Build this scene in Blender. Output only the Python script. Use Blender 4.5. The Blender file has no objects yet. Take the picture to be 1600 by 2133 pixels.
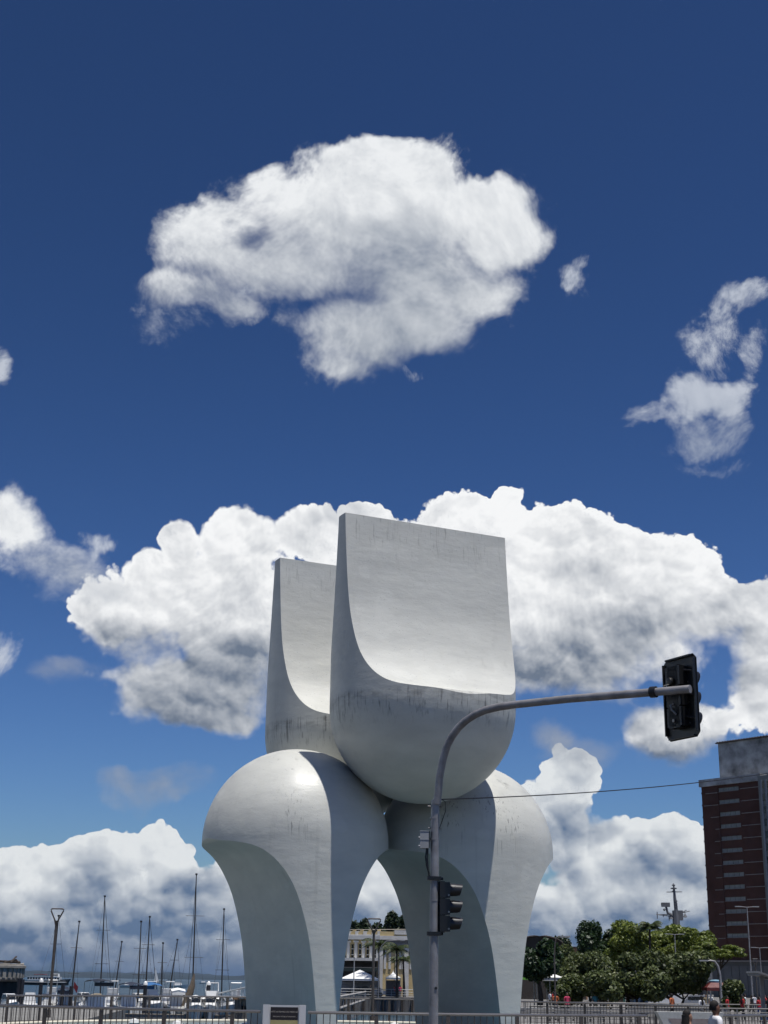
import bpy, bmesh, math, random
import numpy as np
from mathutils import Vector, Matrix, Quaternion
random.seed(7); RNG = np.random.default_rng(11)
R = math.radians; PI = math.pi
SC = bpy.context.scene
COL = SC.collection

# ------------------------------------------------------------------ camera
FPX = 2957.0                       # focal length in photo pixels (1600 x 2133)
PITCH, ROLL, CZ = R(18.312), R(0.882), 1.85
cam_d = bpy.data.cameras.new('camera'); cam = bpy.data.objects.new('camera', cam_d); COL.objects.link(cam)
cam_d.sensor_fit = 'VERTICAL'; cam_d.sensor_height = 36.0; cam_d.sensor_width = 36.0
cam_d.lens = 36.0 * FPX / 2133.0
cam_d.clip_start = 0.1; cam_d.clip_end = 60000
cam.matrix_world = Matrix.Translation((0, 0, CZ)) @ Matrix.Rotation(PI/2 + PITCH, 4, 'X') @ Matrix.Rotation(ROLL, 4, 'Z')
SC.camera = cam
def ray(px, py):                   # photo pixel -> direction
    x = (px-800)/FPX; y = -(py-1066.5)/FPX
    c, s = math.cos(ROLL), math.sin(ROLL)
    xr, yr = x*c - y*s, x*s + y*c
    return Vector((xr, math.cos(PITCH) - yr*math.sin(PITCH), math.sin(PITCH) + yr*math.cos(PITCH))).normalized()
def at(px, py, Y):                 # point on that ray at depth Y
    d = ray(px, py); t = Y/d.y
    return Vector((d.x*t, Y, CZ + d.z*t))
def px_x(px, Y, py=2060): return at(px, py, Y).x
def px_z(py, Y, px=800): return at(px, py, Y).z

# ------------------------------------------------------------------ node helper
class E:
    def __init__(s, nt, v): s.nt, s.v = nt, v
    def _put(s, sock):
        if isinstance(s.v, (int, float)): sock.default_value = s.v
        else: s.nt.links.new(s.v, sock)
    def op(s, o, *a):
        vals = [s] + [x if isinstance(x, E) else E(s.nt, x) for x in a]
        n = s.nt.nodes.new('ShaderNodeMath'); n.operation = o
        for i, x in enumerate(vals): x._put(n.inputs[i])
        return E(s.nt, n.outputs[0])
    def __add__(s, o): return s.op('ADD', o)
    __radd__ = __add__
    def __sub__(s, o): return s.op('SUBTRACT', o)
    def __rsub__(s, o): return E(s.nt, o).op('SUBTRACT', s)
    def __mul__(s, o): return s.op('MULTIPLY', o)
    __rmul__ = __mul__
    def __truediv__(s, o): return s.op('DIVIDE', o)
    def max(s, o): return s.op('MAXIMUM', o)
    def min(s, o): return s.op('MINIMUM', o)
    def pow(s, o): return s.op('POWER', o)
    def abs(s): return s.op('ABSOLUTE')
    def smooth(s, a, b):
        n = s.nt.nodes.new('ShaderNodeMapRange'); n.interpolation_type = 'SMOOTHSTEP'; n.clamp = True
        s._put(n.inputs[0])
        n.inputs[1].default_value, n.inputs[2].default_value = a, b
        n.inputs[3].default_value, n.inputs[4].default_value = 0, 1
        return E(s.nt, n.outputs[0])
    def lin(s, a, b, c=0, d=1):
        n = s.nt.nodes.new('ShaderNodeMapRange'); n.clamp = True
        s._put(n.inputs[0])
        n.inputs[1].default_value, n.inputs[2].default_value, n.inputs[3].default_value, n.inputs[4].default_value = a, b, c, d
        return E(s.nt, n.outputs[0])
def nnoise(nt, vec, scale, detail=6, rough=.55, dist=0., typ='FBM', out=0, lac=2.0):
    n = nt.nodes.new('ShaderNodeTexNoise'); n.noise_dimensions = '3D'; n.noise_type = typ
    if vec is not None: nt.links.new(vec, n.inputs['Vector'])
    n.inputs['Scale'].default_value = scale; n.inputs['Detail'].default_value = detail
    n.inputs['Roughness'].default_value = rough; n.inputs['Distortion'].default_value = dist
    n.inputs['Lacunarity'].default_value = lac
    return E(nt, n.outputs[out]) if out == 0 else n.outputs[out]
def vecop(nt, o, a, b, scale=None):
    n = nt.nodes.new('ShaderNodeVectorMath'); n.operation = o
    for i, x in enumerate((a, b)):
        if x is None: continue
        if isinstance(x, (tuple, list, Vector)): n.inputs[i].default_value = x
        else: nt.links.new(x, n.inputs[i])
    if scale is not None: n.inputs['Scale'].default_value = scale
    return n.outputs[0]
def mixc(nt, fac, a, b, typ='MIX'):
    n = nt.nodes.new('ShaderNodeMix'); n.data_type = 'RGBA'; n.blend_type = typ
    if isinstance(fac, E): fac._put(n.inputs[0])
    else: n.inputs[0].default_value = fac
    for i, x in ((6, a), (7, b)):
        if isinstance(x, (tuple, list)): n.inputs[i].default_value = (*x[:3], 1)
        else: nt.links.new(x, n.inputs[i])
    return n.outputs[2]

# ------------------------------------------------------------------ sun, sky, exposure
SUN_EL, SUN_AZ = R(77), R(138)     # azimuth clockwise from +Y
sdir = Vector((math.cos(SUN_EL)*math.sin(SUN_AZ), math.cos(SUN_EL)*math.cos(SUN_AZ), math.sin(SUN_EL)))
sun_d = bpy.data.lights.new('sun', 'SUN'); sun_d.energy = 5.0; sun_d.angle = R(.53); sun_d.color = (1, .965, .91)
sun = bpy.data.objects.new('sun', sun_d); COL.objects.link(sun)
sun.rotation_euler = (-sdir).to_track_quat('-Z', 'Y').to_euler(); sun.location = (0, 0, 60)
vs = SC.view_settings; vs.view_transform = 'Standard'; vs.look = 'None'; vs.gamma = 1; vs.exposure = 0.0; vs.use_curve_mapping = False
SC.cycles.use_denoising = True; SC.cycles.use_adaptive_sampling = True; SC.cycles.adaptive_threshold = .02; SC.cycles.adaptive_min_samples = 12; SC.cycles.max_bounces = 6; SC.cycles.diffuse_bounces = 2; SC.cycles.glossy_bounces = 3
SC.cycles.transmission_bounces = 4; SC.cycles.volume_bounces = 1; SC.cycles.transparent_max_bounces = 6
SC.cycles.sample_clamp_indirect = 3.0; SC.cycles.caustics_reflective = False; SC.cycles.caustics_refractive = False

def build_sky():
    w = bpy.data.worlds.new('World'); SC.world = w; w.use_nodes = True
    nt = w.node_tree; nt.nodes.clear()
    out = nt.nodes.new('ShaderNodeOutputWorld'); bg = nt.nodes.new('ShaderNodeBackground')
    nt.links.new(bg.outputs[0], out.inputs[0]); bg.inputs[1].default_value = 0.1
    sky = nt.nodes.new('ShaderNodeTexSky'); sky.sky_type = 'NISHITA'; sky.sun_disc = False
    sky.sun_elevation = SUN_EL; sky.sun_rotation = SUN_AZ; sky.altitude = 0
    sky.air_density = 1.0; sky.dust_density = 0.6; sky.ozone_density = 3.0
    tc = nt.nodes.new('ShaderNodeTexCoord'); D = tc.outputs['Generated']
    sr = nt.nodes.new('ShaderNodeSeparateColor'); nt.links.new(sky.outputs[0], sr.inputs[0]); cr = nt.nodes.new('ShaderNodeCombineColor')
    for i, (g, k) in enumerate(((1.70, .1755), (1.71, .192), (2.005, .1396))):      # deep blue of the phone camera
        (E(nt, sr.outputs[i]).pow(g)*k)._put(cr.inputs[i])
    blue = cr.outputs[0]
    # --- a cloud layer: rounded masses (azimuth, elevation) carved by noise, lit from above
    def blob(px, py, rx, ry):
        d = ray(px, py); u = math.atan2(d.x, d.y); v = math.asin(d.z)
        return u, v, rx/FPX/math.cos(v)*.98, ry/FPX*.98
    def union(u, v, blobs, k=.3):
        M = None
        for b in blobs:
            cu, cv, ru, rv = blob(*b[:4])
            du = (u-cu)*(1/ru); dv = (v-cv)*(1/rv)
            e = du.op('MULTIPLY_ADD', du, dv*dv)
            w = b[4] if len(b) > 4 else 1.0
            e = e.op('MULTIPLY_ADD', -w, w)
            M = e if M is None else M.op('SMOOTH_MAX', e, k)
        return M
    def shift(vec, o): return vecop(nt, 'ADD', vec, o)
    def scl(vec, k):
        n = nt.nodes.new('ShaderNodeVectorMath'); n.operation = 'SCALE'; nt.links.new(vec, n.inputs[0]); n.inputs['Scale'].default_value = k; return n.outputs[0]
    def layer(base, blobs, holes, shades, seed, warp, fbm, bill, soft, lit, shade, relief, generic, thick=(.3, 1.6, .15), opac=1.0, k=.3, bias=0.0, gain=1.0, mott=(20, .3, 1), rstep=.010):
        q = shift(D, (seed, seed*.7, 0))
        wn = scl(vecop(nt, 'SUBTRACT', nnoise(nt, q, warp[0], 4, .6, out=1), (.5, .5, .5)), warp[1])
        pv = vecop(nt, 'ADD', D, wn)
        sp = nt.nodes.new('ShaderNodeSeparateXYZ'); nt.links.new(pv, sp.inputs[0])
        x, y, z = (E(nt, sp.outputs[i]) for i in range(3))
        u = x.op('ARCTAN2', y); v = z.max(-1).min(1).op('ARCSINE')
        M = union(u, v, blobs, k)
        for b in holes:
            M = M - union(u, v, [b[:4]]).max(0)*b[4]
        S = union(u, v, shades, .5).smooth(-.9, 1.15)
        if generic:                      # the same kind of sky goes on beyond the picture
            g = nnoise(nt, shift(q, (3, 0, 0)), 3.2, 3, .5)
            gg = (g - generic[2])*6.0 - (v - (generic[0]+generic[1])/2).abs()*(1.3/(generic[1]-generic[0]))
            m = u.abs().smooth(.275, .36)
            M = M*(1.0-m) + gg*m
            S = S*(1.0-m) + gg.smooth(.3, 1.2)*m
        M = (M + bias).max(-2.0)
        if gain != 1.0: M = M.max(0)*(gain-1.0) + M
        def detail(off, lo=False):
            qq = shift(q, off) if off else q
            n = (nnoise(nt, qq, fbm[0], 5 if lo else fbm[2], fbm[3], .3) - .5)*fbm[1]
            if bill:
                w2 = vecop(nt, 'ADD', qq, scl(wn, .55))
                for f, a in (bill[:2] if lo else bill):
                    vo = nt.nodes.new('ShaderNodeTexVoronoi'); vo.feature = 'F1'; vo.voronoi_dimensions = '3D'; nt.links.new(w2, vo.inputs['Vector']); vo.inputs['Scale'].default_value = f
                    d_ = E(nt, vo.outputs['Distance']); n = n + (.28 - d_*d_)*a
            return n
        d0 = M + detail(None)
        sft = (S*1.1 + (nnoise(nt, shift(q, (7, 0, 0)), 8, 2, .5) - .5)*2.2).lin(0, 1, soft[0], soft[1])
        alpha = (d0/sft).smooth(0, 1)*opac
        o = rstep
        rel = ((detail(None, True) - detail((o*.4, 0, o), True))*relief).max(-.7).min(1)
        tk = d0.smooth(thick[0], thick[1])*thick[2]
        mp = nt.nodes.new('ShaderNodeMapping'); nt.links.new(q, mp.inputs[0]); mp.inputs['Scale'].default_value = (1, 1, mott[2])
        mo = (nnoise(nt, mp.outputs[0], mott[0], 7, .6) - .5)*mott[1]
        li = (1.0 - S*.86) - tk + rel*.30 + mo
        col = mixc(nt, li.lin(-.22, 1.0), shade, lit)
        return mixc(nt, alpha, base, col)
    c = blue
    c = SKYLAYERS(layer, c)
    # distant haze along the horizon, all the way round
    sp = nt.nodes.new('ShaderNodeSeparateXYZ'); nt.links.new(D, sp.inputs[0])
    c = mixc(nt, (1.0 - E(nt, sp.outputs[2]).smooth(-.004, .035))*.92, c, (.5, .92, 1.8))
    nt.links.new(c, bg.inputs[0])
    w.cycles.sampling_method = 'MANUAL'; w.cycles.sample_map_resolution = 512
def SKYLAYERS(layer, c):
    def col(r, g, b): return (r*10, g*10, b*10)
    # grey low bank over the horizon
    C = [(60,1830,140,60),(210,1790,70,50),(330,1775,70,50),(250,1870,330,80),(640,1890,260,90),(830,1860,200,90),(1150,1700,90,80),(1190,1615,62,45),
         (1270,1800,190,80),(1420,1745,85,40),(1300,1890,360,90),(1530,1850,120,110),(800,1960,1100,75)]
    Cs = [(400,1965,900,95),(1250,1965,700,95),(190,1850,60,40,.8),(430,1850,90,40,.8),(1200,1720,80,40,.9),(1390,1810,130,40,.8),(1170,1810,60,50,.7)]
    c = layer(c, C, [(1380,1640,110,55,1.2),(560,1690,150,60,1.0)], Cs, 5.0, (14, .035), (14, 2.6, 9, .60), [(30,1.5),(70,.9),(150,.45)], (.12, .8), col(.74,.77,.79), col(.115,.175,.285), 2.0, (.02, .35, .58), bias=.35, gain=1.6, mott=(10, 2.4, 2.0), rstep=.005)
    # towering bank behind the monument
    B = [(500,1130,88,75),(375,1132,52,46),(305,1195,55,45),(655,1110,95,60),(755,1088,60,40),(440,1290,240,130),(235,1290,95,60),(400,1430,190,85),(430,1495,120,38),
         (990,1090,115,50),(1055,1048,32,36),(1155,1125,100,70),(1275,1165,90,70),(1390,1220,110,90),(1240,1310,260,150),(1190,1380,200,70),(1490,1280,85,75),(850,1260,330,170),(1150,1200,140,85),
         (1590,1310,90,105),(1590,1430,70,90),(1400,1520,105,70)]
    Bs = [(540,1350,130,45),(440,1440,300,130,.9),(320,1370,120,60,.7),(400,1510,150,50,.8),(1190,1420,320,120,1.0),(1150,1360,150,50,.9),(1330,1330,150,70,.7),(1420,1575,140,45,.9),(1520,1350,90,90,.7),(250,1340,110,50,.6),(900,1400,220,90)]
    c = layer(c, B, [(100,1330,110,80,1.2),(200,1450,70,50,.8),(1370,1450,70,30,.8)], Bs, 1.0, (16, .026), (15, 3.4, 10, .63), [(21,1.2),(50,.85),(120,.5),(260,.32)], (.2, 2.4), col(.92,.93,.94), col(.15,.19,.26), 2.0, (.25, .62, .68), bias=.16, gain=2.6, mott=(12, 2.0, 1.4), rstep=.005)
    # thin grey scraps
    T = [(1230,1570,130,40),(330,1640,120,45),(250,1620,60,30),(150,1400,80,40),(370,1665,60,25),(1150,1540,60,40)]
    c = layer(c, T, [], [(700,1600,3000,300)], 3.0, (14, .05), (18, 4.0, 9, .64), [], (.9, 2.2), col(.6,.6,.6), col(.20,.25,.34), 1.0, None, opac=.75)
    # nearer, softer cloud high up
    A = [(740,480,300,125),(790,375,185,85),(640,430,160,70,.8),(1000,440,130,80),(1040,500,110,70),(450,500,140,85),(390,600,95,60,.7),(470,640,60,40,.5),(760,690,140,80),(860,660,130,85),(960,610,130,70),(720,760,80,40,.6),(600,550,170,85),(860,560,200,110),
         (30,1100,90,80,.8),(110,1180,120,55,.7),(210,1225,80,40,.5)]
    As = [(740,575,340,120),(800,700,230,130,.95),(390,640,140,60,.8),(560,570,180,80,.6),(150,1215,160,60,.8)]
    c = layer(c, A, [(500,492,70,30,.45)], As, 9.0, (15, .04), (13, 7.0, 11, .70), [], (1.6, 4.6), col(.84,.86,.88), col(.29,.33,.40), .9, (.5, 1.0, .72), thick=(.6, 2.4, .08), bias=.02, gain=4.0, mott=(9, 1.1, 1), k=.5)
    # torn wisps
    Wp = [(1420,835,60,60),(1370,850,85,24,.8),(1490,830,95,38),(1525,895,55,55),(1460,930,85,36),(1440,900,50,60,.8),(1475,690,70,55,.6),(1560,640,60,42,.7),(1490,975,110,26,.5),(-8,772,26,34,.7),(-10,1392,24,36,.5),(1150,440,40,36,.5),(1192,578,30,42,.7),(830,795,60,28,.5),
          (390,650,100,50,.5),(190,1140,45,28,.7),(1590,730,30,40,.5)]
    c = layer(c, Wp, [], [(1500,930,160,70,.6),(390,680,120,40,.4)], 14.0, (14, .06), (16, 7.0, 11, .70), [], (1.6, 3.2), col(.62,.66,.73), col(.36,.41,.50), .8, None, bias=-.05, gain=1.5, opac=.82, mott=(12, .8, 1))
    return c
build_sky()

# ------------------------------------------------------------------ mesh helpers
def mesh_obj(name, verts, faces, mats=None, parent=None, smooth=False, sharp=None):
    me = bpy.data.meshes.new(name)
    me.from_pydata([tuple(v) for v in verts], [], faces); me.update()
    bm = bmesh.new(); bm.from_mesh(me); bmesh.ops.recalc_face_normals(bm, faces=bm.faces); bm.to_mesh(me); bm.free()
    if smooth:
        me.polygons.foreach_set('use_smooth', [True]*len(me.polygons))
        if sharp: me.set_sharp_from_angle(angle=R(sharp))
    o = bpy.data.objects.new(name, me); COL.objects.link(o)
    for m in (mats if isinstance(mats, (list, tuple)) else [mats]):
        if m: me.materials.append(m)
    if parent: o.parent = parent
    return o
def tag(o, label=None, cat=None, group=None, kind=None):
    for k, v in (('label', label), ('category', cat), ('group', group), ('kind', kind)):
        if v: o[k] = v
    return o
def thing(name, label, cat, loc=(0, 0, 0), rz=0, group=None):
    o = bpy.data.objects.new(name, None); COL.objects.link(o); o.location = loc; o.rotation_euler = (0, 0, rz)
    o.empty_display_size = .3
    return tag(o, label, cat, group)

# ------------------------------------------------------------------ materials
MATS = {}
def mat(name, col, rough=.6, metal=0, var=.12, scale=3.0, bump=0, bscale=20, spec=.5, col2=None, detail=5, emit=None, coat=0):
    if name in MATS: return MATS[name]
    m = bpy.data.materials.new(name); m.use_nodes = True; nt = m.node_tree
    p = nt.nodes['Principled BSDF']
    tc = nt.nodes.new('ShaderNodeTexCoord')
    n = nnoise(nt, tc.outputs['Object'], scale, detail, .6)
    c2 = col2 or tuple(max(0, x*(1-2.2*var)) for x in col)
    cc = mixc(nt, n.lin(.3, .72), col if not col2 else col, c2)
    nt.links.new(cc, p.inputs['Base Color'])
    p.inputs['Metallic'].default_value = metal; p.inputs['Specular IOR Level'].default_value = spec
    rr = n.lin(.2, .8, max(.03, rough-.08), min(1, rough+.08)); rr._put(p.inputs['Roughness'])
    if coat: p.inputs['Coat Weight'].default_value = coat
    if bump:
        b = nt.nodes.new('ShaderNodeBump'); b.inputs['Strength'].default_value = bump; b.inputs['Distance'].default_value = .02
        nnoise(nt, tc.outputs['Object'], bscale, 5, .6)._put(b.inputs['Height']); nt.links.new(b.outputs[0], p.inputs['Normal'])
    MATS[name] = m; return m

def monument_material(name, upper):
    m = bpy.data.materials.new(name); m.use_nodes = True; nt = m.node_tree; p = nt.nodes['Principled BSDF']
    tc = nt.nodes.new('ShaderNodeTexCoord'); V = tc.outputs['Object']
    def scaled(s):
        mp = nt.nodes.new('ShaderNodeMapping'); nt.links.new(V, mp.inputs[0]); mp.inputs['Scale'].default_value = s; return mp.outputs[0]
    sp = nt.nodes.new('ShaderNodeSeparateXYZ'); nt.links.new(V, sp.inputs[0]); z = E(nt, sp.outputs[2]); y = E(nt, sp.outputs[1]); x = E(nt, sp.outputs[0])
    hand = nnoise(nt, scaled((.5, .5, 1.4)), 1.1, 8, .62)       # trowelled layers of paint
    base = mixc(nt, hand.lin(.3, .7), (.555, .557, .512), (.46, .464, .43))
    patch = nnoise(nt, scaled((.25, .25, .25)), 1.3, 3, .5)
    base = mixc(nt, patch.smooth(.52, .7)*.35, base, (.42, .424, .398))
    streak = nnoise(nt, scaled((5.5, 5.5, .22)), 1.0, 4, .7)
    streak2 = nnoise(nt, scaled((13, 13, .28)), 1.0, 3, .6)
    if upper:
        band = z.smooth(-1.3, -.1)*(1.0 - z.smooth(.05, .3))*((x*x+y*y).smooth(8.6, 9.6))
        topband = z.smooth(4.6, 6.6)*.55
        s = (streak.smooth(.54, .70)*band + streak2.smooth(.58, .68)*(band + topband)*.8).min(1)
        s = s + band*z.smooth(-.5, .0)*nnoise(nt, scaled((2, 2, 5)), 1, 5, .7).smooth(.35, .7)*.55
    else:
        band = z.smooth(-.5, .3)*(1.0 - z.smooth(1.0, 2.2))
        patchm = nnoise(nt, scaled((.55, .55, .02)), 1.0, 2, .5).smooth(.55, .63)
        s = streak2.smooth(.575, .66)*band*patchm + streak.smooth(.62, .75)*(1.0-z.smooth(-4, -1))*.12
        rub = nnoise(nt, scaled((1.5, 1.5, .5)), 1.0, 5, .7)
        s = s + rub.smooth(.57, .68)*z.smooth(1.9, 2.4)*(1.0-z.smooth(2.6, 3.0))*.6
    rain = nnoise(nt, scaled((3.2, 3.2, .10)), 1.0, 5, .65).smooth(.55, .75)*nnoise(nt, scaled((.4, .4, .3)), 1.0, 3, .5).smooth(.4, .65)
    s = s + rain*.22
    repair = nnoise(nt, scaled((.8, .8, 1.1)), 1.0, 1, .4).smooth(.64, .66)
    base = mixc(nt, repair*.16, base, (.64, .645, .60))
    col = mixc(nt, (s*.8).min(.85), base, (.10, .098, .09))
    nt.links.new(col, p.inputs['Base Color'])
    r = nnoise(nt, scaled((1, 1, 1.6)), 1.4, 6, .6); r.lin(.3, .7, .38, .54)._put(p.inputs['Roughness'])
    p.inputs['Specular IOR Level'].default_value = .45
    b = nt.nodes.new('ShaderNodeBump'); b.inputs['Strength'].default_value = .22; b.inputs['Distance'].default_value = .06
    (nnoise(nt, scaled((1, 1, 2.2)), 1.6, 7, .6))._put(b.inputs['Height']); nt.links.new(b.outputs[0], p.inputs['Normal'])
    return m

# ------------------------------------------------------------------ the monument
MR, MROT, MZ1, MH = 3.2395, 0.4344, 6.38, 4.5132
MC = Vector((.1145, 52.0, 0))
PROF_F = [1.0, .97, .9, .8, .7, .6, .5, .4, .33, .28, .235, .2, .17, .145, .125, .108, .095, .088]
PROF_Z = [.0, .035, .052, .075, .112, .18, .285, .43, .585, .735, .89, 1.05, 1.25, 1.45, 1.64, 1.80, 1.95, 2.05]
def shell_mesh(name, zend, up):
    NA, NF = 40, 30                     # samples on each outer arc, on each scooped face
    def prof(f):
        return float(np.interp(-f, [-q for q in PROF_F], PROF_Z))
    # smooth the profile with a fine resample
    zs = np.interp(np.linspace(0, 1, 400), np.linspace(0, 1, len(PROF_F)), PROF_Z); fs = np.interp(np.linspace(0, 1, 400), np.linspace(0, 1, len(PROF_F)), PROF_F)
    ker = np.ones(31)/31
    zs2 = np.convolve(np.pad(zs, 15, mode='reflect', reflect_type='odd'), ker, 'valid'); fs2 = np.convolve(np.pad(fs, 15, mode='reflect', reflect_type='odd'), ker, 'valid')
    zs2[0], fs2[0] = 0, 1.0
    idx = np.unique(np.round(np.linspace(0, 399, 70)).astype(int)); rows = [(fs2[i], zs2[i]) for i in idx]
    rows = [r for r in rows if r[1] < zend - .02]
    fe = np.interp(zend, zs2, fs2); rows.append((fe, zend))
    V, F = [], []
    def ring(f, z):
        f = min(f, .99999); a = math.asin(f); pts = []
        x0 = math.sqrt(1-f*f)
        for i in range(NF): pts.append((-x0 + 2*x0*i/NF, -f))
        for i in range(NA): t = -a + 2*a*i/NA; pts.append((math.cos(t), math.sin(t)))
        for i in range(NF): pts.append((x0 - 2*x0*i/NF, f))
        for i in range(NA): t = PI - a + 2*a*i/NA; pts.append((math.cos(t), math.sin(t)))
        return [(MR*p[0], MR*p[1], up*MR*z) for p in pts]
    n = 2*(NA+NF)
    allr = [ring(f, z) for f, z in rows]
    for r in allr: V += r
    for k in range(len(allr)-1):
        for i in range(n):
            j = (i+1) % n; F.append((k*n+i, k*n+j, (k+1)*n+j, (k+1)*n+i))
    F.append(tuple(range((len(allr)-1)*n, len(allr)*n)))
    # dome: continue the arc samples of the rim
    first = [i for i in range(n) if (NF <= i < NF+NA) or (i >= 2*NF+NA)]
    prev = first; L = len(first)
    for k in range(1, 33):
        t = k/32*PI/2; base = len(V)
        if k == 32:
            V.append((0, 0, -up*MR)); 
            for i in range(L): F.append((prev[i], prev[(i+1) % L], base))
        else:
            for i in first:
                x, y, _ = V[i]; V.append((x*math.cos(t), y*math.cos(t), -up*MR*math.sin(t)))
            cur = list(range(base, base+L))
            for i in range(L): F.append((prev[i], prev[(i+1) % L], cur[(i+1) % L], cur[i]))
            prev = cur
    me = bpy.data.meshes.new(name); me.from_pydata(V, [], F)
    bm = bmesh.new(); bm.from_mesh(me); bmesh.ops.remove_doubles(bm, verts=bm.verts, dist=.002)
    bmesh.ops.dissolve_degenerate(bm, dist=.001, edges=bm.edges)
    bmesh.ops.recalc_face_normals(bm, faces=bm.faces); bm.to_mesh(me); bm.free()
    me.polygons.foreach_set('use_smooth', [True]*len(me.polygons)); me.set_sharp_from_angle(angle=R(32))
    return me
def build_monument():
    t = thing('monument', 'giant white sculpture of two domed legs carrying two upright rounded slabs', 'sculpture', (MC.x, MC.y, 0), MROT)
    up_m, lo_m = monument_material('weathered_white_shell', True), monument_material('weathered_white_leg', False)
    lo = shell_mesh('domed_leg', MZ1/MR + .03, -1); uu = shell_mesh('upright_shell', 2.05, 1)
    lo.materials.append(lo_m); uu.materials.append(up_m)
    # lower slabs run along local y, upper ones along local x
    for s in (-1, 1):
        o = bpy.data.objects.new('domed_leg', lo); COL.objects.link(o); o.parent = t
        o.location = (s*3.3302, 0, MZ1); o.rotation_euler = (0, 0, PI/2 if s < 0 else -PI/2)
    for s in (-1, 1):
        o = bpy.data.objects.new('upright_shell', uu); COL.objects.link(o); o.parent = t
        o.location = (0, s*3.1696, MZ1+MH); o.rotation_euler = (0, 0, 0 if s < 0 else PI)
build_monument()

# ------------------------------------------------------------------ mesh builder
class MB:
    def __init__(s): s.v, s.f, s.m = [], [], []
    def add(s, vs, fs, mi=0):
        b = len(s.v); s.v += [tuple(v) for v in vs]; s.f += [tuple(i+b for i in f) for f in fs]; s.m += [mi]*len(fs); return s
    def box(s, c, d, rz=0, mi=0, taper=1.0):
        cx, cy, cz = c; hx, hy, hz = d[0]/2, d[1]/2, d[2]/2; ca, sa = math.cos(rz), math.sin(rz); vs = []
        for z, k in ((-hz, 1), (hz, taper)):
            for x, y in ((-hx, -hy), (hx, -hy), (hx, hy), (-hx, hy)):
                x, y = x*k, y*k; vs.append((cx+x*ca-y*sa, cy+x*sa+y*ca, cz+z))
        return s.add(vs, [(3,2,1,0),(4,5,6,7),(0,1,5,4),(1,2,6,5),(2,3,7,6),(3,0,4,7)], mi)
    def tube(s, pts, r, n=8, mi=0, caps=True):
        pts = [Vector(p) for p in pts]; rs = r if isinstance(r, (list, tuple)) else [r]*len(pts); vs, fs = [], []
        ref = None
        for i, p in enumerate(pts):
            d = (pts[min(i+1, len(pts)-1)] - pts[max(i-1, 0)]).normalized()
            if ref is None: ref = Vector((0, 0, 1)) if abs(d.z) < .9 else Vector((1, 0, 0))
            a = d.cross(ref).normalized(); b = d.cross(a).normalized(); ref = -b if False else ref
            for k in range(n):
                t = 2*PI*k/n; vs.append(p + a*math.cos(t)*rs[i] + b*math.sin(t)*rs[i])
        for i in range(len(pts)-1):
            for k in range(n):
                j = (k+1) % n; fs.append((i*n+k, i*n+j, (i+1)*n+j, (i+1)*n+k))
        if caps: fs += [tuple(range(n))[::-1], tuple(range((len(pts)-1)*n, len(pts)*n))]
        return s.add(vs, fs, mi)
    def prism(s, poly, z0, z1, mi=0, M=None):
        n = len(poly); vs = [(x, y, z0) for x, y in poly] + [(x, y, z1) for x, y in poly]
        if M is not None: vs = [M @ Vector(v) for v in vs]
        fs = [tuple(range(n))[::-1], tuple(range(n, 2*n))] + [(i, (i+1) % n, n+(i+1) % n, n+i) for i in range(n)]
        return s.add(vs, fs, mi)
    def lathe(s, prof, c=(0, 0, 0), n=16, mi=0, M=None):
        vs, fs = [], []
        for r, z in prof:
            for k in range(n):
                t = 2*PI*k/n; v = Vector((r*math.cos(t), r*math.sin(t), z))
                if M is not None: v = M @ v
                vs.append(v + Vector(c))
        for i in range(len(prof)-1):
            for k in range(n): j = (k+1) % n; fs.append((i*n+k, i*n+j, (i+1)*n+j, (i+1)*n+k))
        fs += [tuple(range(n))[::-1], tuple(range((len(prof)-1)*n, len(prof)*n))]
        return s.add(vs, fs, mi)
    def loft(s, rings, mi=0, closed=True, caps=True):
        n = len(rings[0]); vs = [p for r in rings for p in r]; fs = []
        for i in range(len(rings)-1):
            for k in range(n if closed else n-1): j = (k+1) % n; fs.append((i*n+k, i*n+j, (i+1)*n+j, (i+1)*n+k))
        if caps: fs += [tuple(range(n))[::-1], tuple(range((len(rings)-1)*n, len(rings)*n))]
        return s.add(vs, fs, mi)
    def build(s, name, mats, parent=None, smooth=False, sharp=40):
        o = mesh_obj(name, s.v, s.f, mats, parent, smooth, sharp)
        if any(s.m): o.data.polygons.foreach_set('material_index', s.m)
        return o
def inst(o, name=None, loc=None, rz=None, parent=None):
    c = o.copy(); c.name = name or o.name.split('.')[0]; COL.objects.link(c)
    if loc is not None: c.location = loc
    if rz is not None: c.rotation_euler = (0, 0, rz)
    if parent is not None: c.parent = parent
    return c
def copy_tree(o, parent=None):
    c = o.copy(); c.name = o.name.split('.')[0]; COL.objects.link(c); c.parent = parent
    for ch in o.children: copy_tree(ch, c)
    return c

# ------------------------------------------------------------------ shared materials
STEEL = mat('brushed_steel', (.30, .285, .27), .34, .8, .10, 6)
POSTM = mat('bronzed_post', (.105, .09, .08), .5, .3, .15, 6)
GALV = mat('galvanised_pole', (.34, .33, .335), .45, .35, .22, 5, detail=7)
BLACKP = mat('black_plastic', (.012, .012, .014), .38, 0, .2, 10)
WHITEP = mat('white_gelcoat', (.74, .74, .72), .25, 0, .08, 2)
WHITEC = mat('white_canvas', (.78, .78, .76), .8, 0, .06, 2)
NAVY = mat('navy_canvas', (.018, .025, .05), .8, 0, .2, 3)
DARKG = mat('tinted_glass', (.012, .015, .018), .08, 0, .1, 2)
MASTM = mat('mast_alloy', (.045, .042, .04), .5, .3, .2, 3)
ROPE = mat('rigging', (.06, .06, .06), .7)
CONC = mat('weathered_concrete', (.25, .245, .23), .9, 0, .18, .35, .3, 6)
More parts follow.
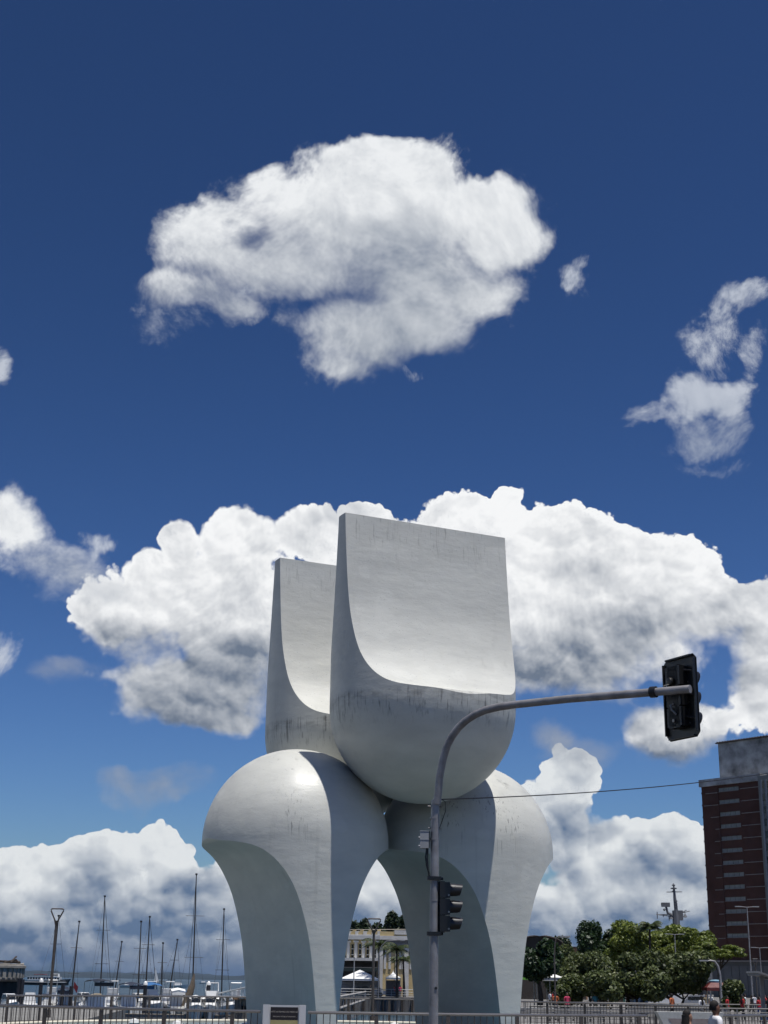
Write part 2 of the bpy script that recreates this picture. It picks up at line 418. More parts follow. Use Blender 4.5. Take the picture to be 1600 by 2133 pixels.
PALE = mat('pale_plaster', (.62, .61, .58), .85, 0, .10, .6)
CREAM = mat('cream_plaster', (.55, .43, .22), .85, 0, .10, .6)
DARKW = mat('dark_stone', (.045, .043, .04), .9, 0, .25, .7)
WOODB = mat('dark_timber', (.06, .045, .035), .8, 0, .25, 2)

def ground_material(name, a, b, tile=None, rough=.9):
    m = bpy.data.materials.new(name); m.use_nodes = True; nt = m.node_tree; p = nt.nodes['Principled BSDF']
    tc = nt.nodes.new('ShaderNodeTexCoord'); V = tc.outputs['Object']
    c = mixc(nt, nnoise(nt, V, .25, 8, .65).lin(.3, .7), a, b)
    st = nnoise(nt, V, .06, 4, .6).smooth(.5, .75); c = mixc(nt, st*.4, c, tuple(x*.55 for x in b))
    if tile:
        br = nt.nodes.new('ShaderNodeTexBrick'); nt.links.new(V, br.inputs['Vector']); br.inputs['Scale'].default_value = tile
        br.inputs['Mortar Size'].default_value = .012; br.inputs['Color1'].default_value = (1,1,1,1); br.inputs['Color2'].default_value = (.85,.85,.85,1); br.inputs['Mortar'].default_value = (.5,.5,.5,1)
        c = mixc(nt, 1.0, c, br.outputs['Color'], 'MULTIPLY')
    nt.links.new(c, p.inputs['Base Color']); p.inputs['Roughness'].default_value = rough
    b_ = nt.nodes.new('ShaderNodeBump'); b_.inputs['Strength'].default_value = .3; b_.inputs['Distance'].default_value = .02
    nnoise(nt, V, 8, 5, .6)._put(b_.inputs['Height']); nt.links.new(b_.outputs[0], p.inputs['Normal'])
    return m
def water_material(name, deep, sx, sy, strength, rough=.08, scale=1.0):
    m = bpy.data.materials.new(name); m.use_nodes = True; nt = m.node_tree; p = nt.nodes['Principled BSDF']
    tc = nt.nodes.new('ShaderNodeTexCoord'); mp = nt.nodes.new('ShaderNodeMapping'); nt.links.new(tc.outputs['Object'], mp.inputs[0]); mp.inputs['Scale'].default_value = (sx, sy, 1)
    big = nnoise(nt, mp.outputs[0], .02*scale, 4, .6)
    nt.links.new(mixc(nt, big.lin(.3, .7), deep, tuple(x*1.5 for x in deep)), p.inputs['Base Color'])
    p.inputs['Roughness'].default_value = rough; p.inputs['IOR'].default_value = 1.33; p.inputs['Specular IOR Level'].default_value = .2
    b = nt.nodes.new('ShaderNodeBump'); b.inputs['Strength'].default_value = strength; b.inputs['Distance'].default_value = .3
    (nnoise(nt, mp.outputs[0], .5*scale, 6, .65)*.8 + nnoise(nt, mp.outputs[0], .09*scale, 3, .5))._put(b.inputs['Height']); nt.links.new(b.outputs[0], p.inputs['Normal'])
    return m
PAVE = ground_material('pale_paving', (.24, .235, .22), (.17, .165, .155), .5)
ASPH = ground_material('worn_asphalt', (.075, .073, .07), (.045, .045, .045))
PLAZAM = ground_material('plaza_paving', (.20, .19, .18), (.13, .125, .12), .4)
SEAM = water_material('sea_water', (.006, .024, .038), 1, 1, .9, .3)
POOLM = water_material('pool_water', (.03, .07, .09), 1, 1, .12, .05, 4.0)

# ------------------------------------------------------------------ ground, quays, sea, hills
SEA_Z = -2.5; PLZ = -0.4
def build_setting():
    b = MB(); b.add([(-16000, -300, SEA_Z), (16000, -300, SEA_Z), (16000, 15500, SEA_Z), (-16000, 15500, SEA_Z)], [(0, 1, 2, 3)])
    tag(b.build('sea', SEAM), kind='structure')
    # quay that carries the fountain, the street and the camera
    edge = [(-300, -120), (300, -120), (300, 76), (7.5, 76), (6.5, 70.2), (-13.5, 70.2), (-15.5, 93), (-300, 93)]
    b = MB().prism(edge, -6, 0); o = b.build('quay', [PAVE]); tag(o, kind='structure')
    road = [(-300, -100), (300, -100), (300, 33), (-300, 33)]
    b = MB().prism(road, 0, .004); tag(b.build('road', [ASPH]), kind='structure')
    b = MB()
    for x in range(-40, 41, 5): b.box((x, 16, .008), (2.4, .12, .008))
    tag(b.build('lane_marking', [mat('road_paint', (.7, .7, .68), .7)]), kind='structure')
    k = MB().box((0, 33.1, .06), (600, .2, .13)); tag(k.build('kerb', [CONC]), kind='structure')
    pv = MB().prism([(-300, 33.2), (300, 33.2), (300, 36.9), (-300, 36.9)], 0, .11); tag(pv.build('pavement', [PAVE]), kind='structure')
    # plaza on the right and the far quay, a step lower
    edge = [(7.5, 76.02), (300, 76.02), (600, 460), (-40, 460), (-16, 400), (-16, 232), (10.5, 232), (9.5, 120)]
    tag(MB().prism(edge, -6, PLZ).build('plaza', [PLAZAM]), kind='structure')
    # fender timbers on the far quay wall
    for i in range(18):
        x = -15.5 + i*1.5
        tag(MB().box((x, 231.85, -1.5), (.35, .3, 2.2)).build('quay_fender', [WOODB]), 'dark timber fender upright on the far quay wall', 'fender', 'fenders along the far quay wall')
    # hills across the bay
    rng = np.random.default_rng(3)
    for nm, Y, hmax, seed in (('far_hills', 12500, 62, 1), ('near_hills', 9800, 40, 2)):
        n = 220; xs = np.linspace(-5200, 2500, n); rng = np.random.default_rng(seed)
        h = np.zeros(n)
        for f, a in ((2.1, .8), (5, .5), (11, .35), (23, .16), (49, .08)):
            h += a*np.sin(np.linspace(0, 2*PI*f, n) + rng.uniform(0, 6))
        h = (h-h.min())/(h.max()-h.min()); h = hmax*(.35+.65*h)
        rings = []
        for k in range(7):
            t = k/6; prof = math.sin(t*PI)
            rings.append([(xs[i], Y + (t-.5)*1400 + 120*math.sin(i*.7+k), SEA_Z-1 + h[i]*prof*(1+.06*math.sin(i*1.7+k*2))) for i in range(n)])
        b = MB().loft(rings, closed=False, caps=False)
        tag(b.build(nm, [mat('haze_tinted_forest', (.012, .024, .028), .95, 0, .25, .01)], smooth=True), kind='structure')  # haze blue mixed into the forest's own base colour
build_setting()

# ------------------------------------------------------------------ fountain pool and railings
PC = Vector((-1.2, 54.3, 0)); PR = 12.8
FC = Vector((-.9, 53.4, 0)); FR = 15.9
def build_pool():
    n = 128
    t = thing('fountain_pool', 'round pool with a pale rim at the foot of the white sculpture', 'pool', PC)
    b = MB().lathe([(PR-.02, -.02), (PR-.02, .0)], n=n); 
    ring = []
    prof = [(PR, .004), (PR+.42, .004), (PR+.42, .15), (PR+.38, .19), (PR+.05, .19), (PR, .15)]
    b = MB()
    vs, fs = [], []
    m = len(prof)
    for k in range(n):
        a = 2*PI*k/n
        for r, z in prof: vs.append((r*math.cos(a), r*math.sin(a), z))
    for k in range(n):
        for i in range(m):
            fs.append((k*m+i, ((k+1) % n)*m+i, ((k+1) % n)*m+(i+1) % m, k*m+(i+1) % m))
    b.add(vs, fs); b.build('rim', [mat('pale_rim', (.66, .62, .5), .7, 0, .12, 1)], t)
    b = MB().add([(PR*math.cos(2*PI*k/n), PR*math.sin(2*PI*k/n), .09) for k in range(n)], [tuple(range(n))]); b.build('water', [POOLM], t)
    for i, (px, py, Y) in enumerate([(370, 2127, 58), (512, 2131, 57), (822, 2130, 60), (1140, 2128, 59), (280, 2128, 60)]):
        p = at(px, py, Y); f = MB().lathe([(.02, -.12), (.16, -.09), (.22, 0), (.16, .12), (.03, .17)], n=12)
        o = f.build('float_lamp', [WHITEP], None, True); o.location = (p.x, p.y, .16)
        tag(o, 'small round white lamp floating in the fountain pool', 'pool lamp', 'white lamps in the pool')
build_pool()
def railing(name, label, a0, a1, H=1.1, gap=1.78, bal=.165, skip=(), rail_r=.036, z0=.0, C=FC, Rr=FR, mid=None):
    t = thing(name, label, 'railing', C)
    def pt(a, z): return (Rr*math.sin(a), -Rr*math.cos(a), z)
    n = max(8, int(abs(a1-a0)*Rr/.4))
    def solid(a): return not any(x < a < y for x, y in skip)
    segs = []; cur = []
    for i in range(n+1):
        a = a0+(a1-a0)*i/n
        if solid(a): cur.append(a)
        elif cur: segs.append(cur); cur = []
    if cur: segs.append(cur)
    for sg in segs:
        if len(sg) < 2: continue
        MB().tube([pt(a, z0+H) for a in sg], rail_r, 8).build('top_rail', [STEEL], t, True)
        MB().tube([pt(a, z0+.12) for a in sg], .02, 6).build('bottom_rail', [POSTM], t, True)
        if mid: 
            for z in mid: MB().tube([pt(a, z0+z) for a in sg], .02, 6).build('middle_rail', [POSTM], t, True)
    L = abs(a1-a0)*Rr; npst = int(L/gap); pm = bm_ = None
    for i in range(npst+1):
        a = a0 + (a1-a0)*i/npst
        if not solid(a): continue
        if pm is None:
            pm = MB().box((0, 0, H/2-.02), (.10, .05, H-.04)).build('post', [POSTM], t)
            o = pm
        else: o = inst(pm, 'post', parent=t)
        o.location = (*pt(a, z0)[:2], z0); o.rotation_euler = (0, 0, a)
    nb = int(L/bal)
    for i in range(nb):
        a = a0 + (a1-a0)*(i+.5)/nb
        if not solid(a): continue
        if bm_ is None:
            bm_ = MB().tube([(0, 0, .12), (0, 0, H-.02)], .0125, 6).build('baluster', [POSTM], t); o = bm_
        else: o = inst(bm_, 'baluster', parent=t)
        o.location = (*pt(a, z0)[:2], z0)
    return t
# sign and stone block interrupt the near side
def ang(px, front=True):
    d = ray(px, 2110); d = Vector((d.x, d.y)).normalized(); o = Vector((0, 0)) - Vector((FC.x, FC.y)); b = o.dot(d); D = b*b - (o.dot(o)-FR*FR); t = -b - math.sqrt(D) if front else -b + math.sqrt(D)
    p = o + d*t; return math.atan2(p.x, -p.y)
railing('fountain_railing', 'steel railing with thin upright bars on the street side of the fountain pool', R(-62), R(62), skip=[(ang(549), ang(636)), (ang(1366), ang(1432))])
railing('fountain_railing', 'steel railing with thin upright bars behind the sculpture along the water', R(180-66), R(180+62), mid=None)

# ------------------------------------------------------------------ traffic signal
def build_traffic():
    base = Vector((.76, 20.0, 0)); a = R(-38); u = Vector((math.cos(a), math.sin(a), 0))
    t = thing('traffic_signal', 'grey steel traffic mast with curved arm and black signal heads', 'traffic light', base)
    def pt(s, z): return Vector((u.x*s, u.y*s, z))
    MB().tube([(0, 0, -.02), (.0, 0, 2.0), (.015, -.005, 4.25)], [.064, .062, .058], 16).build('pole', [GALV], t, True)
    path = [(.04, 4.2), (.07, 4.35), (.09, 4.56), (.15, 4.82), (.22, 5.0), (.31, 5.13), (.42, 5.24), (.54, 5.32), (.70, 5.39), (.87, 5.435), (1.1, 5.455), (1.35, 5.46), (2.2, 5.45), (3.6, 5.40), (3.95, 5.39)]
    MB().tube([pt(s, z) for s, z in path], .053, 16).build('arm', [GALV], t, True)
    MB().tube([pt(.035, 4.20), pt(.042, 4.26)], .066, 16).build('collar', [GALV], t, True)
    for z in (2.9, px_z(1750, 20, 905), 4.0): MB().tube([(0.005, 0, z), (0.005, 0, z+.025)], .066, 16).build('band', [GALV], t, True)
    for z, sx in ((px_z(1681, 20, 920), .1), (px_z(1680, 20, 900), -.09), (px_z(1726, 20, 920), .09), (px_z(1725, 20, 900), -.08)):
        MB().tube([(sx*.55, -.01, z), (sx, -.015, z+.003)], .011, 8).build('bolt', [STEEL], t, True)
    # junction boxes on the left side of the pole
    for k, z in enumerate((px_z(1741, 20, 890), px_z(1757, 20, 890)-.01)):
        bx = MB().box((-.135, -.02, z), (.12, .11, .115)).build('junction_box', [mat('grey_abs', (.33, .34, .35), .5, 0, .08, 5)], t)
        MB().box((-.135, -.02, z+.058), (.128, .118, .012)).build('lid', [mat('grey_abs', (.33, .34, .35))], bx)
        MB().tube([(-.19, -.06, z-.03), (-.215, -.06, z-.03)], .016, 8).build('gland', [mat('grey_abs', (.33, .34, .35))], bx)
    MB().box((-.075, -.01, 3.73), (.03, .08, .22)).build('box_bracket', [BLACKP], t)
    MB().tube([(-.10, -.02, 3.61), (-.115, -.02, 3.5), (-.10, -.02, 3.38), (-.07, -.02, 3.28), (-.062, -.01, 3.2)], .014, 6).build('cable', [BLACKP], t, True)
    MB().tube([(-.085, -.02, 3.61), (-.09, -.02, 3.45), (-.075, -.02, 3.3)], .010, 6).build('cable', [BLACKP], t, True)
    zj = px_z(1749, 20, 890)
    for o_ in t.children:
        if o_.name.startswith('box_bracket') or o_.name.startswith('cable'): o_.location.z = zj - 3.73
    # small dark hole and hatch on the pole
    MB().tube([(.028, -.057, 1.78), (.030, -.0655, 1.78)], .02, 10).build('cable_hole', [BLACKP], t)
    NRM = R(35)
    def head(parent_name, centre, rz, s, plate, hidden=False):
        # local frame: +x is the way the lamps face
        h = bpy.data.objects.new(parent_name, None); COL.objects.link(h); h.parent = t; h.location = centre; h.rotation_euler = (0, 0, rz)
        M = mat('signal_black', (.013, .013, .014), .35, 0, .15, 8)
        body = MB()
        for k in (-1, 0, 1): body.box((-.02*s, 0, k*.262*s), (.17*s, .27*s, .245*s))
        body.box((-.06*s, 0, 0), (.09*s, .20*s, .80*s))
        body.build('housing', [M], h)
        for k in (-1, 0, 1):
            z = k*.262*s
            # hood: a tube open at the front and cut away underneath
            n = 22; rings = []
            for (x, r, cut) in ((.06, .112, 0.0), (.14, .112, .0), (.30, .104, .55), (.30, .098, .55), (.14, .104, .0), (.06, .104, 0.0)):
                ring = []
                for i in range(n+1):
                    th = R(-140 + 280*i/n)
                    ring.append((x*s - (cut*.12*s*(1-math.cos(th))/2), r*s*math.sin(th), z + r*s*math.cos(th)))
                rings.append(ring)
            MB().loft(rings, closed=False, caps=False).build('visor', [M], h, True)
            lens = MB().lathe([(.098*s, 0), (.09*s, .018*s), (.05*s, .032*s), (.004, .038*s)], n=18, M=Matrix.Rotation(PI/2, 4, 'Y'))
            o = lens.build('lens', [mat('lens_%d' % k, {1: (.16, .012, .01), 0: (.2, .11, .01), -1: (.01, .10, .06)}[k], .25, 0, .1, 20)], h, True); o.location = (.065*s, 0, z)
            MB().tube([(.04*s, -.136*s, z-.08*s), (.04*s, -.146*s, z-.08*s)], .016*s, 10).build('hinge_screw', [STEEL], h)
            MB().tube([(.06*s, -.05*s, z+.117*s), (.075*s, -.05*s, z+.128*s)], .012*s, 8).build('catch', [STEEL], h)
        if plate:
            c = .06; w, hh = .31, .53
            pl = [(-w, -hh+c), (-w+c, -hh), (w-c, -hh), (w, -hh+c), (w, hh-c), (w-c, hh), (-w+c, hh), (-w, hh-c)]
            Mx = Matrix(((0, 0, 1, .035), (1, 0, 0, 0), (0, 1, 0, 0), (0, 0, 0, 1)))
            bp = MB().prism(pl, -.006, .006, M=Mx).build('backplate', [M], h)
            for sy, sz, dy, dz in ((-w+.02, 0, .02, 2*hh-.14), (w-.02, 0, .02, 2*hh-.14), (0, hh-.02, 2*w-.14, .02), (0, -hh+.02, 2*w-.14, .02)):
                MB().box((.012, sy, sz), (.05, dy, dz)).build('flange', [M], bp)
            for zz in (-.3, 0, .3):
                MB().tube([(.02, -.28, zz), (-.03, -.14, zz+.03)], .012, 6).build('stay', [M], h)
                MB().tube([(.02, .28, zz), (-.03, .14, zz+.03)], .012, 6).build('stay', [M], h)
            MB().lathe([(.055, 0), (.06, .02), (.05, .05), (.004, .06)], n=14, M=Matrix.Rotation(-PI/2, 4, 'Y'), c=(-.10, .03, .19)).build('cable_cap', [M], h, True)
            MB().tube([(-.12, .02, .16), (-.19, .02, .14), (-.19, .02, .02)], .009, 6).build('u_bolt', [STEEL], h, True)
            MB().tube([(-.12, .07, .16), (-.19, .07, .14), (-.19, .07, .02)], .009, 6).build('u_bolt', [STEEL], h, True)
            MB().tube([(-.11, .0, -.10), (-.16, .0, -.12), (-.17, -.03, -.18), (-.11, -.05, -.24)], .012, 6).build('cable', [mat('grey_cable', (.25, .25, .25), .6)], h, True)
            MB().tube([(-.10, .0, -.31), (-.125, .0, -.31)], .022, 10).build('nut', [STEEL], h)
        return h
    d = pt(3.63, 5.32)
    rz = R(29)
    off = Vector((math.cos(rz), math.sin(rz), 0))
    head('arm_signal_head', d + off*.20 + Vector((0, 0, .02)), rz, 1.0, True)
    MB().tube([pt(3.40, 5.408), pt(3.48, 5.405)], .072, 14).build('arm_clamp', [BLACKP], t, True)
    zt_, zb_ = px_z(1830, 20, 905), px_z(1945, 20, 905)
    head('post_signal_head', (.142, .05, (zt_+zb_)/2-.01), R(12), (zt_-zb_)/.86, False)
    for z in (zt_, zb_):
        MB().box((-.0, -.01, z), (.19, .13, .05)).build('clamp', [BLACKP], t)
        MB().tube([(.06, .0, z), (.12, .03, z)], .02, 8).build('bracket_arm', [BLACKP], t)
    for z in (4.27,): 
        MB().box((.075, -.01, z), (.05, .05, .04)).build('cable_anchor', [STEEL], t)
    MB().tube([(.10, -.01, 4.27), (.15, -.01, 4.24), (.16, -.01, 4.12), (.10, -.01, 3.95), (.065, -.01, 3.85)], .006, 6).build('drop_cable', [BLACKP], t, True)
    return t
build_traffic()
def overhead_cable():
    p0 = Vector((.76+.10, 19.99, 4.27)); p1 = at(1650, 1603, 30)
    pts = []
    for i in range(25):
        k = i/24; p = p0.lerp(p1, k); p.z -= .10*4*k*(1-k); pts.append(p)
    o = MB().tube(pts, .009, 6).build('overhead_cable', [BLACKP], None, True)
    tag(o, 'thin black cable strung from the traffic mast across the sky', 'cable')
    u = thing('utility_pole', 'grey utility pole that holds the far end of the thin black cable', 'utility pole', (p1.x+.08, p1.y, 0))
    MB().tube([(0, 0, 0), (0, 0, p1.z+.6)], [.13, .09], 12).build('shaft', [CONC], u, True)
    MB().tube([(-.1, 0, p1.z), (.05, 0, p1.z)], .03, 8).build('insulator', [STEEL], u)
overhead_cable()

# ------------------------------------------------------------------ information sign, stone block
def text_mesh(txt, size, name, m, parent, loc, rz=0):
    cu = bpy.data.curves.new(name, 'FONT'); cu.body = txt; cu.size = size; cu.align_x = 'CENTER'; cu.align_y = 'CENTER'; cu.extrude = .001
    o = bpy.data.objects.new(name, cu); COL.objects.link(o)
    dg = bpy.context.evaluated_depsgraph_get(); me = bpy.data.meshes.new_from_object(o.evaluated_get(dg)); bpy.data.objects.remove(o)
    o = bpy.data.objects.new(name, me); COL.objects.link(o); me.materials.clear(); me.materials.append(m); o.parent = parent; o.location = loc; o.rotation_euler = (PI/2, 0, rz)
    return o
def build_sign():
    Y = 37.2; xl, xr = px_x(548, Y, 2110), px_x(637, Y, 2110); zt = px_z(2093, Y, 590); W = xr-xl; xc = (xl+xr)/2
    t = thing('information_sign', 'white framed sign board with black title band and beige panel by the railing', 'sign', (xc, Y, 0))
    AL = mat('sign_aluminium', (.60, .60, .60), .45, .1, .05, 3)
    for s in (-1, 1): MB().box((s*(W/2-.08), 0, zt/2), (.16, .12, zt)).build('post', [AL], t)
    MB().box((0, .01, (zt+.25)/2-.005), (W-.324, .06, zt-.26)).build('board', [AL], t)
    iw = W-.38; top = zt-.055
    MB().box((0, -.025, top-.15), (iw, .012, .30)).build('title_band', [mat('title_black', (.012, .008, .01), .5)], t)
    pan = MB().box((0, -.025, (top-.303+.3)/2), (iw, .012, top-.303-.3)).build('text_panel', [mat('panel_beige', (.38, .33, .15), .6, 0, .05, 2)], t)
    TX = mat('title_lettering', (.5, .45, .4), .6)
    text_mesh('FONTE DA RAMPA DO MERCADO', .05, 'title_text', TX, t, (0, -.034, top-.11))
    text_mesh('MERCADO MODELO FOUNTAIN', .038, 'subtitle_text', TX, t, (0, -.034, top-.22))
    LN = mat('panel_print', (.17, .15, .07), .7)
    for i, (w, z) in enumerate(((.66, .42), (.66, .46), (.4, .50), (.66, .58), (.62, .62), (.66, .66))):
        MB().box((iw*(-.28)+iw*w*.5, -.0335, top-z), (iw*w, .003, .014)).build('printed_line', [LN], t)
build_sign()
def build_block():
    Y = 37.0; t = thing('stone_block', 'pale stone block with slanted ends and a sunken dark triangle by the railing', 'stone block', (0, Y, 0))
    zt = px_z(2107.5, Y, 1395); xl, xr = px_x(1364, Y, 2110), px_x(1436, Y, 2110)
    Mx = Matrix(((1, 0, 0, 0), (0, 0, 1, 0), (0, 1, 0, 0), (0, 0, 0, 1)))
    ST = mat('speckled_granite', (.42, .43, .42), .8, 0, .10, 14, detail=8)
    poly = [(xl+.02, zt), (xl+.62, .1), (xr+.22, .1), (xr+.82, zt)]
    MB().prism(poly, -.2, .2, M=Mx).build('body', [ST], t)
    poly = [(xl+.28, zt-.15), (xl+.62, zt-.62), (xr+.22, zt-.62), (xr+.56, zt-.15)]
    MB().prism(poly, -.206, -.2, M=Mx).build('sunken_panel', [mat('panel_red_granite', (.26, .22, .21), .6, 0, .12, 10)], t)
build_block()

# ------------------------------------------------------------------ lamps
def tri_lamp(px, top, Y, z0, label, s=1.0, base_off=0):
    x = px_x(px, Y, 2000); zt = px_z(top, Y, px)
    t = thing('lamp_post', label, 'lamp post', (x, Y, z0))
    h = zt - z0; k = h/5.2
    MB().tube([(0, 0, 0), (0, 0, h-.62*k)], [.075, .058], 10).build('pole', [POSTM], t, True)
    MB().tube([(0, 0, 0), (0, 0, .35)], [.11, .10], 10).build('base', [POSTM], t, True)
    MB().tube([(0, 0, h-.80*k), (0, 0, h-.58*k)], [.06, .12], 10).build('neck', [POSTM], t, True)
    pts = [(-.06, h-.60*k), (-.30, h-.10*k), (-.31, h-.03*k), (-.26, h), (.26, h), (.31, h-.03*k), (.30, h-.10*k), (.06, h-.60*k)]
    MB().tube([(p[0], 0, p[1]) for p in pts], .035, 8).build('triangle_frame', [POSTM], t, True)
    MB().box((0, 0, h-.03), (.40, .06, .02)).build('light_strip', [WHITEP], t)
    return t
tri_lamp(111, 1893, 72, 0, 'lamp post with open triangle head at the quay edge before the moored boats')
tri_lamp(778, 1914, 69.2, 0, 'lamp post with open triangle head seen between the two sculpture legs')
tri_lamp(1573, 1997, 150, PLZ, 'lamp post with open triangle head before the brown tower block')
def twin_lamp(px, top, Y, label, arm=1.1, tilt=0, z0=PLZ, grp=None):
    x = px_x(px, Y, 2000); zt = px_z(top, Y, px); h = zt-z0
    t = thing('street_lamp', label, 'street lamp', (x, Y, z0), group=grp)
    MB().tube([(0, 0, 0), (tilt, 0, h)], [.10, .055], 10).build('pole', [GALV], t, True)
    for s in (-1, 1):
        MB().tube([(tilt, 0, h-.05), (tilt+s*arm*.5, 0, h)], .04, 8).build('bracket', [GALV], t, True)
        MB().box((tilt+s*arm*.75, 0, h+.02), (arm*.55, .3, .1)).build('lamp_head', [mat('lamp_grey', (.35, .36, .36), .5)], t)
twin_lamp(1563, 1889, 165, 'tall double-headed street lamp before the brown tower block', 1.3)
twin_lamp(1584, 1974, 210, 'short double-headed street lamp at the foot of the brown tower', 1.2)
twin_lamp(1408, 1946, 190, 'double-headed street lamp rising out of the bright green trees', 1.2)
def bent_lamp(px, top, Y, label, reach, z0, m=GALV, r=.07):
    x = px_x(px, Y, 2000); zt = px_z(top, Y, px); h = zt-z0
    t = thing('street_lamp', label, 'street lamp', (x, Y, z0))
    s = 1 if reach > 0 else -1; a = abs(reach)
    MB().tube([(0, 0, 0), (0, 0, h*.75), (s*a*.12, 0, h*.9), (s*a*.35, 0, h*.985), (s*a*.7, 0, h), (reach, 0, h)], [r*1.3, r, r*.9, r*.8, r*.7, r*.6], 10).build('pole', [m], t, True)
    MB().box((reach+s*.25, 0, h-.02), (.7, .24, .11)).build('lamp_head', [mat('lamp_grey', (.35, .36, .36), .5)], t)
bent_lamp(789, 1958, 215, 'slim bent street lamp among the palms by the yellow building', 3.2, PLZ)
bent_lamp(1155, 1950, 100, 'slender plain lamp post beside the dark broad-leaved tree', .5, PLZ, POSTM, .05)
bent_lamp(1498, 2001, 120, 'low bent street lamp beside the red kiosk', -1.0, PLZ, GALV, .10)
def flagpole(px, top, Y, label):
    x = px_x(px, Y, 2000); zt = px_z(top, Y, px); t = thing('flag_pole', label, 'pole', (x, Y, PLZ))
    MB().tube([(0, 0, 0), (0, 0, zt-PLZ)], [.11, .07], 8).build('shaft', [mat('pale_pole', (.45, .45, .44), .5)], t, True)
    MB().lathe([(.02, 0), (.11, .06), (.11, .12), (.02, .18)], (0, 0, zt-PLZ), 10).build('finial', [STEEL], t, True)
flagpole(738, 1996, 233, 'bare pale pole in front of the wide white marquee')

# ------------------------------------------------------------------ people
def person_template(name, bend=0.0, female=False, walk=0.0):
    V, Rd, Ed = [], [], []
    def add(p, r, par=None):
        V.append(p); Rd.append(r if isinstance(r, tuple) else (r, r))
        if par is not None: Ed.append((par, len(V)-1))
        return len(V)-1
    sw = .165 if female else .185
    pel = add((0, 0, .93), (.155, .11)); wst = add((0, 0, 1.08), (.13, .095), pel); chs = add((0, .0, 1.27), (.155, .105), wst); upc = add((0, .01, 1.38), (.13, .085), chs)
    nk = add((0, .005, 1.46), .056, upc); ch = add((0, -.015, 1.535), (.068, .078), nk); hd = add((0, .0, 1.60), (.076, .095), ch); tp = add((0, .005, 1.665), (.060, .075), hd)
    for s in (-1, 1):
        sh = add((s*sw, .01, 1.385), .062, upc); el = add((s*(sw+.045), .03, 1.13), .045, sh); wr = add((s*(sw+.055), -.03 - .05*s*walk, .90), .032, el)
        pm = add((s*(sw+.055), -.045-.05*s*walk, .85), (.022, .04), wr)
        for f, (dy, L) in enumerate(((-.03, .07), (-.01, .08), (.01, .075), (.028, .06))):
            k = add((s*(sw+.055), -.05+dy-.05*s*walk, .81), .010, pm); add((s*(sw+.045), -.056+dy-.05*s*walk, .81-L), .008, k)
        k = add((s*(sw+.045), -.085-.05*s*walk, .83), .011, pm); add((s*(sw+.035), -.10-.05*s*walk, .79), .009, k)
        hp = add((s*.09, 0, .86), .095, pel); kn = add((s*.10, -.02 - s*walk*.16, .48), .062, hp); an = add((s*.10, .02 - s*walk*.2, .09), .042, kn); add((s*.105, -.11 - s*walk*.2, .04), (.045, .03), an)
    me = bpy.data.meshes.new(name); me.from_pydata(V, Ed, []); o = bpy.data.objects.new(name, me); COL.objects.link(o)
    sk = o.modifiers.new('skin', 'SKIN'); sk.use_smooth_shade = True; sd = o.modifiers.new('sub', 'SUBSURF'); sd.levels = 2
    for i, v in enumerate(me.skin_vertices[0].data): v.radius = Rd[i]; v.use_root = (i == 0)
    dg = bpy.context.evaluated_depsgraph_get(); ev = o.evaluated_get(dg); out = bpy.data.meshes.new_from_object(ev); bpy.data.objects.remove(o)
    co = np.empty(len(out.vertices)*3); out.vertices.foreach_get('co', co); co = co.reshape(-1, 3)
    k = 1.0
    # a face: nose, brow and chin pushed out of the head
    for cx, cy, cz, rad, dy in ((0, -.11, 1.585, .022, -.024), (0, -.10, 1.53, .03, -.010), (.035, -.1, 1.605, .018, .008), (-.035, -.1, 1.605, .018, .008), (0, -.105, 1.555, .02, -.006)):
        w = np.exp(-(((co-[cx, cy, cz])**2).sum(1))/(2*rad*rad)); co[:, 1] += dy*w
    for s in (-1, 1):
        w = np.exp(-(((co-[s*.085, .01, 1.59])**2).sum(1))/(2*.016**2)); co[:, 0] += s*.018*w
    out.vertices.foreach_set('co', co.ravel())
    mi = []
    for p in out.polygons:
        x, y, z = p.center
        arm = abs(x) > (sw+.01)
        if z > 1.455: m = 0
        elif arm and z < 1.17: m = 0
        elif z > .92: m = 1
        elif z > .10: m = 2 if (z > .5 or not female or True) else 0
        else: m = 3
        mi.append(m)
    for _ in range(4): out.materials.append(None)
    out.polygons.foreach_set('material_index', mi); out.polygons.foreach_set('use_smooth', [True]*len(out.polygons)); out.update()
    return out
HAIRM = mat('black_hair', (.012, .009, .008), .85, 0, .3, 30)
def hair_mesh(name, long=False):
    b = MB(); rings = []
    prof = [(1.625, .078, .085, .024), (1.65, .079, .092, .018), (1.68, .072, .085, .014), (1.706, .055, .066, .01), (1.725, .03, .036, .008), (1.731, .004, .004, .006)]
    for z, rx, ry, oy in prof:
        rings.append([(rx*math.cos(2*PI*k/20), oy + ry*math.sin(2*PI*k/20) - (.0 if math.sin(2*PI*k/20) > -.3 else -.012), z) for k in range(20)])
    b.loft(rings)
    rings = []                 # back of the head
    zs = ((1.63, .080), (1.585, .078), (1.545, .066)) if not long else ((1.62, .086), (1.54, .092), (1.44, .10), (1.32, .105), (1.20, .095), (1.10, .05))
    for z, w in zs:
        rings.append([(w*math.cos(PI*k/10), .015 + (.10 if not long else .115)*math.sin(PI*k/10)*(1 if z > 1.5 else 1.15), z) for k in range(11)] + [(w*.85*math.cos(PI*(1-k/10)), .01+.05*math.sin(PI*k/10), z) for k in range(11)])
    b.loft(rings)
    o = b.build(name, [HAIRM], None, True); me = o.data; bpy.data.objects.remove(o); return me
BODY = {('m', 0): person_template('body_m'), ('f', 0): person_template('body_f', female=True), ('m', 1): person_template('body_mw', walk=.9), ('f', 1): person_template('body_fw', female=True, walk=.9)}
HAIR = {False: hair_mesh('short_hair'), True: hair_mesh('long_hair', True)}
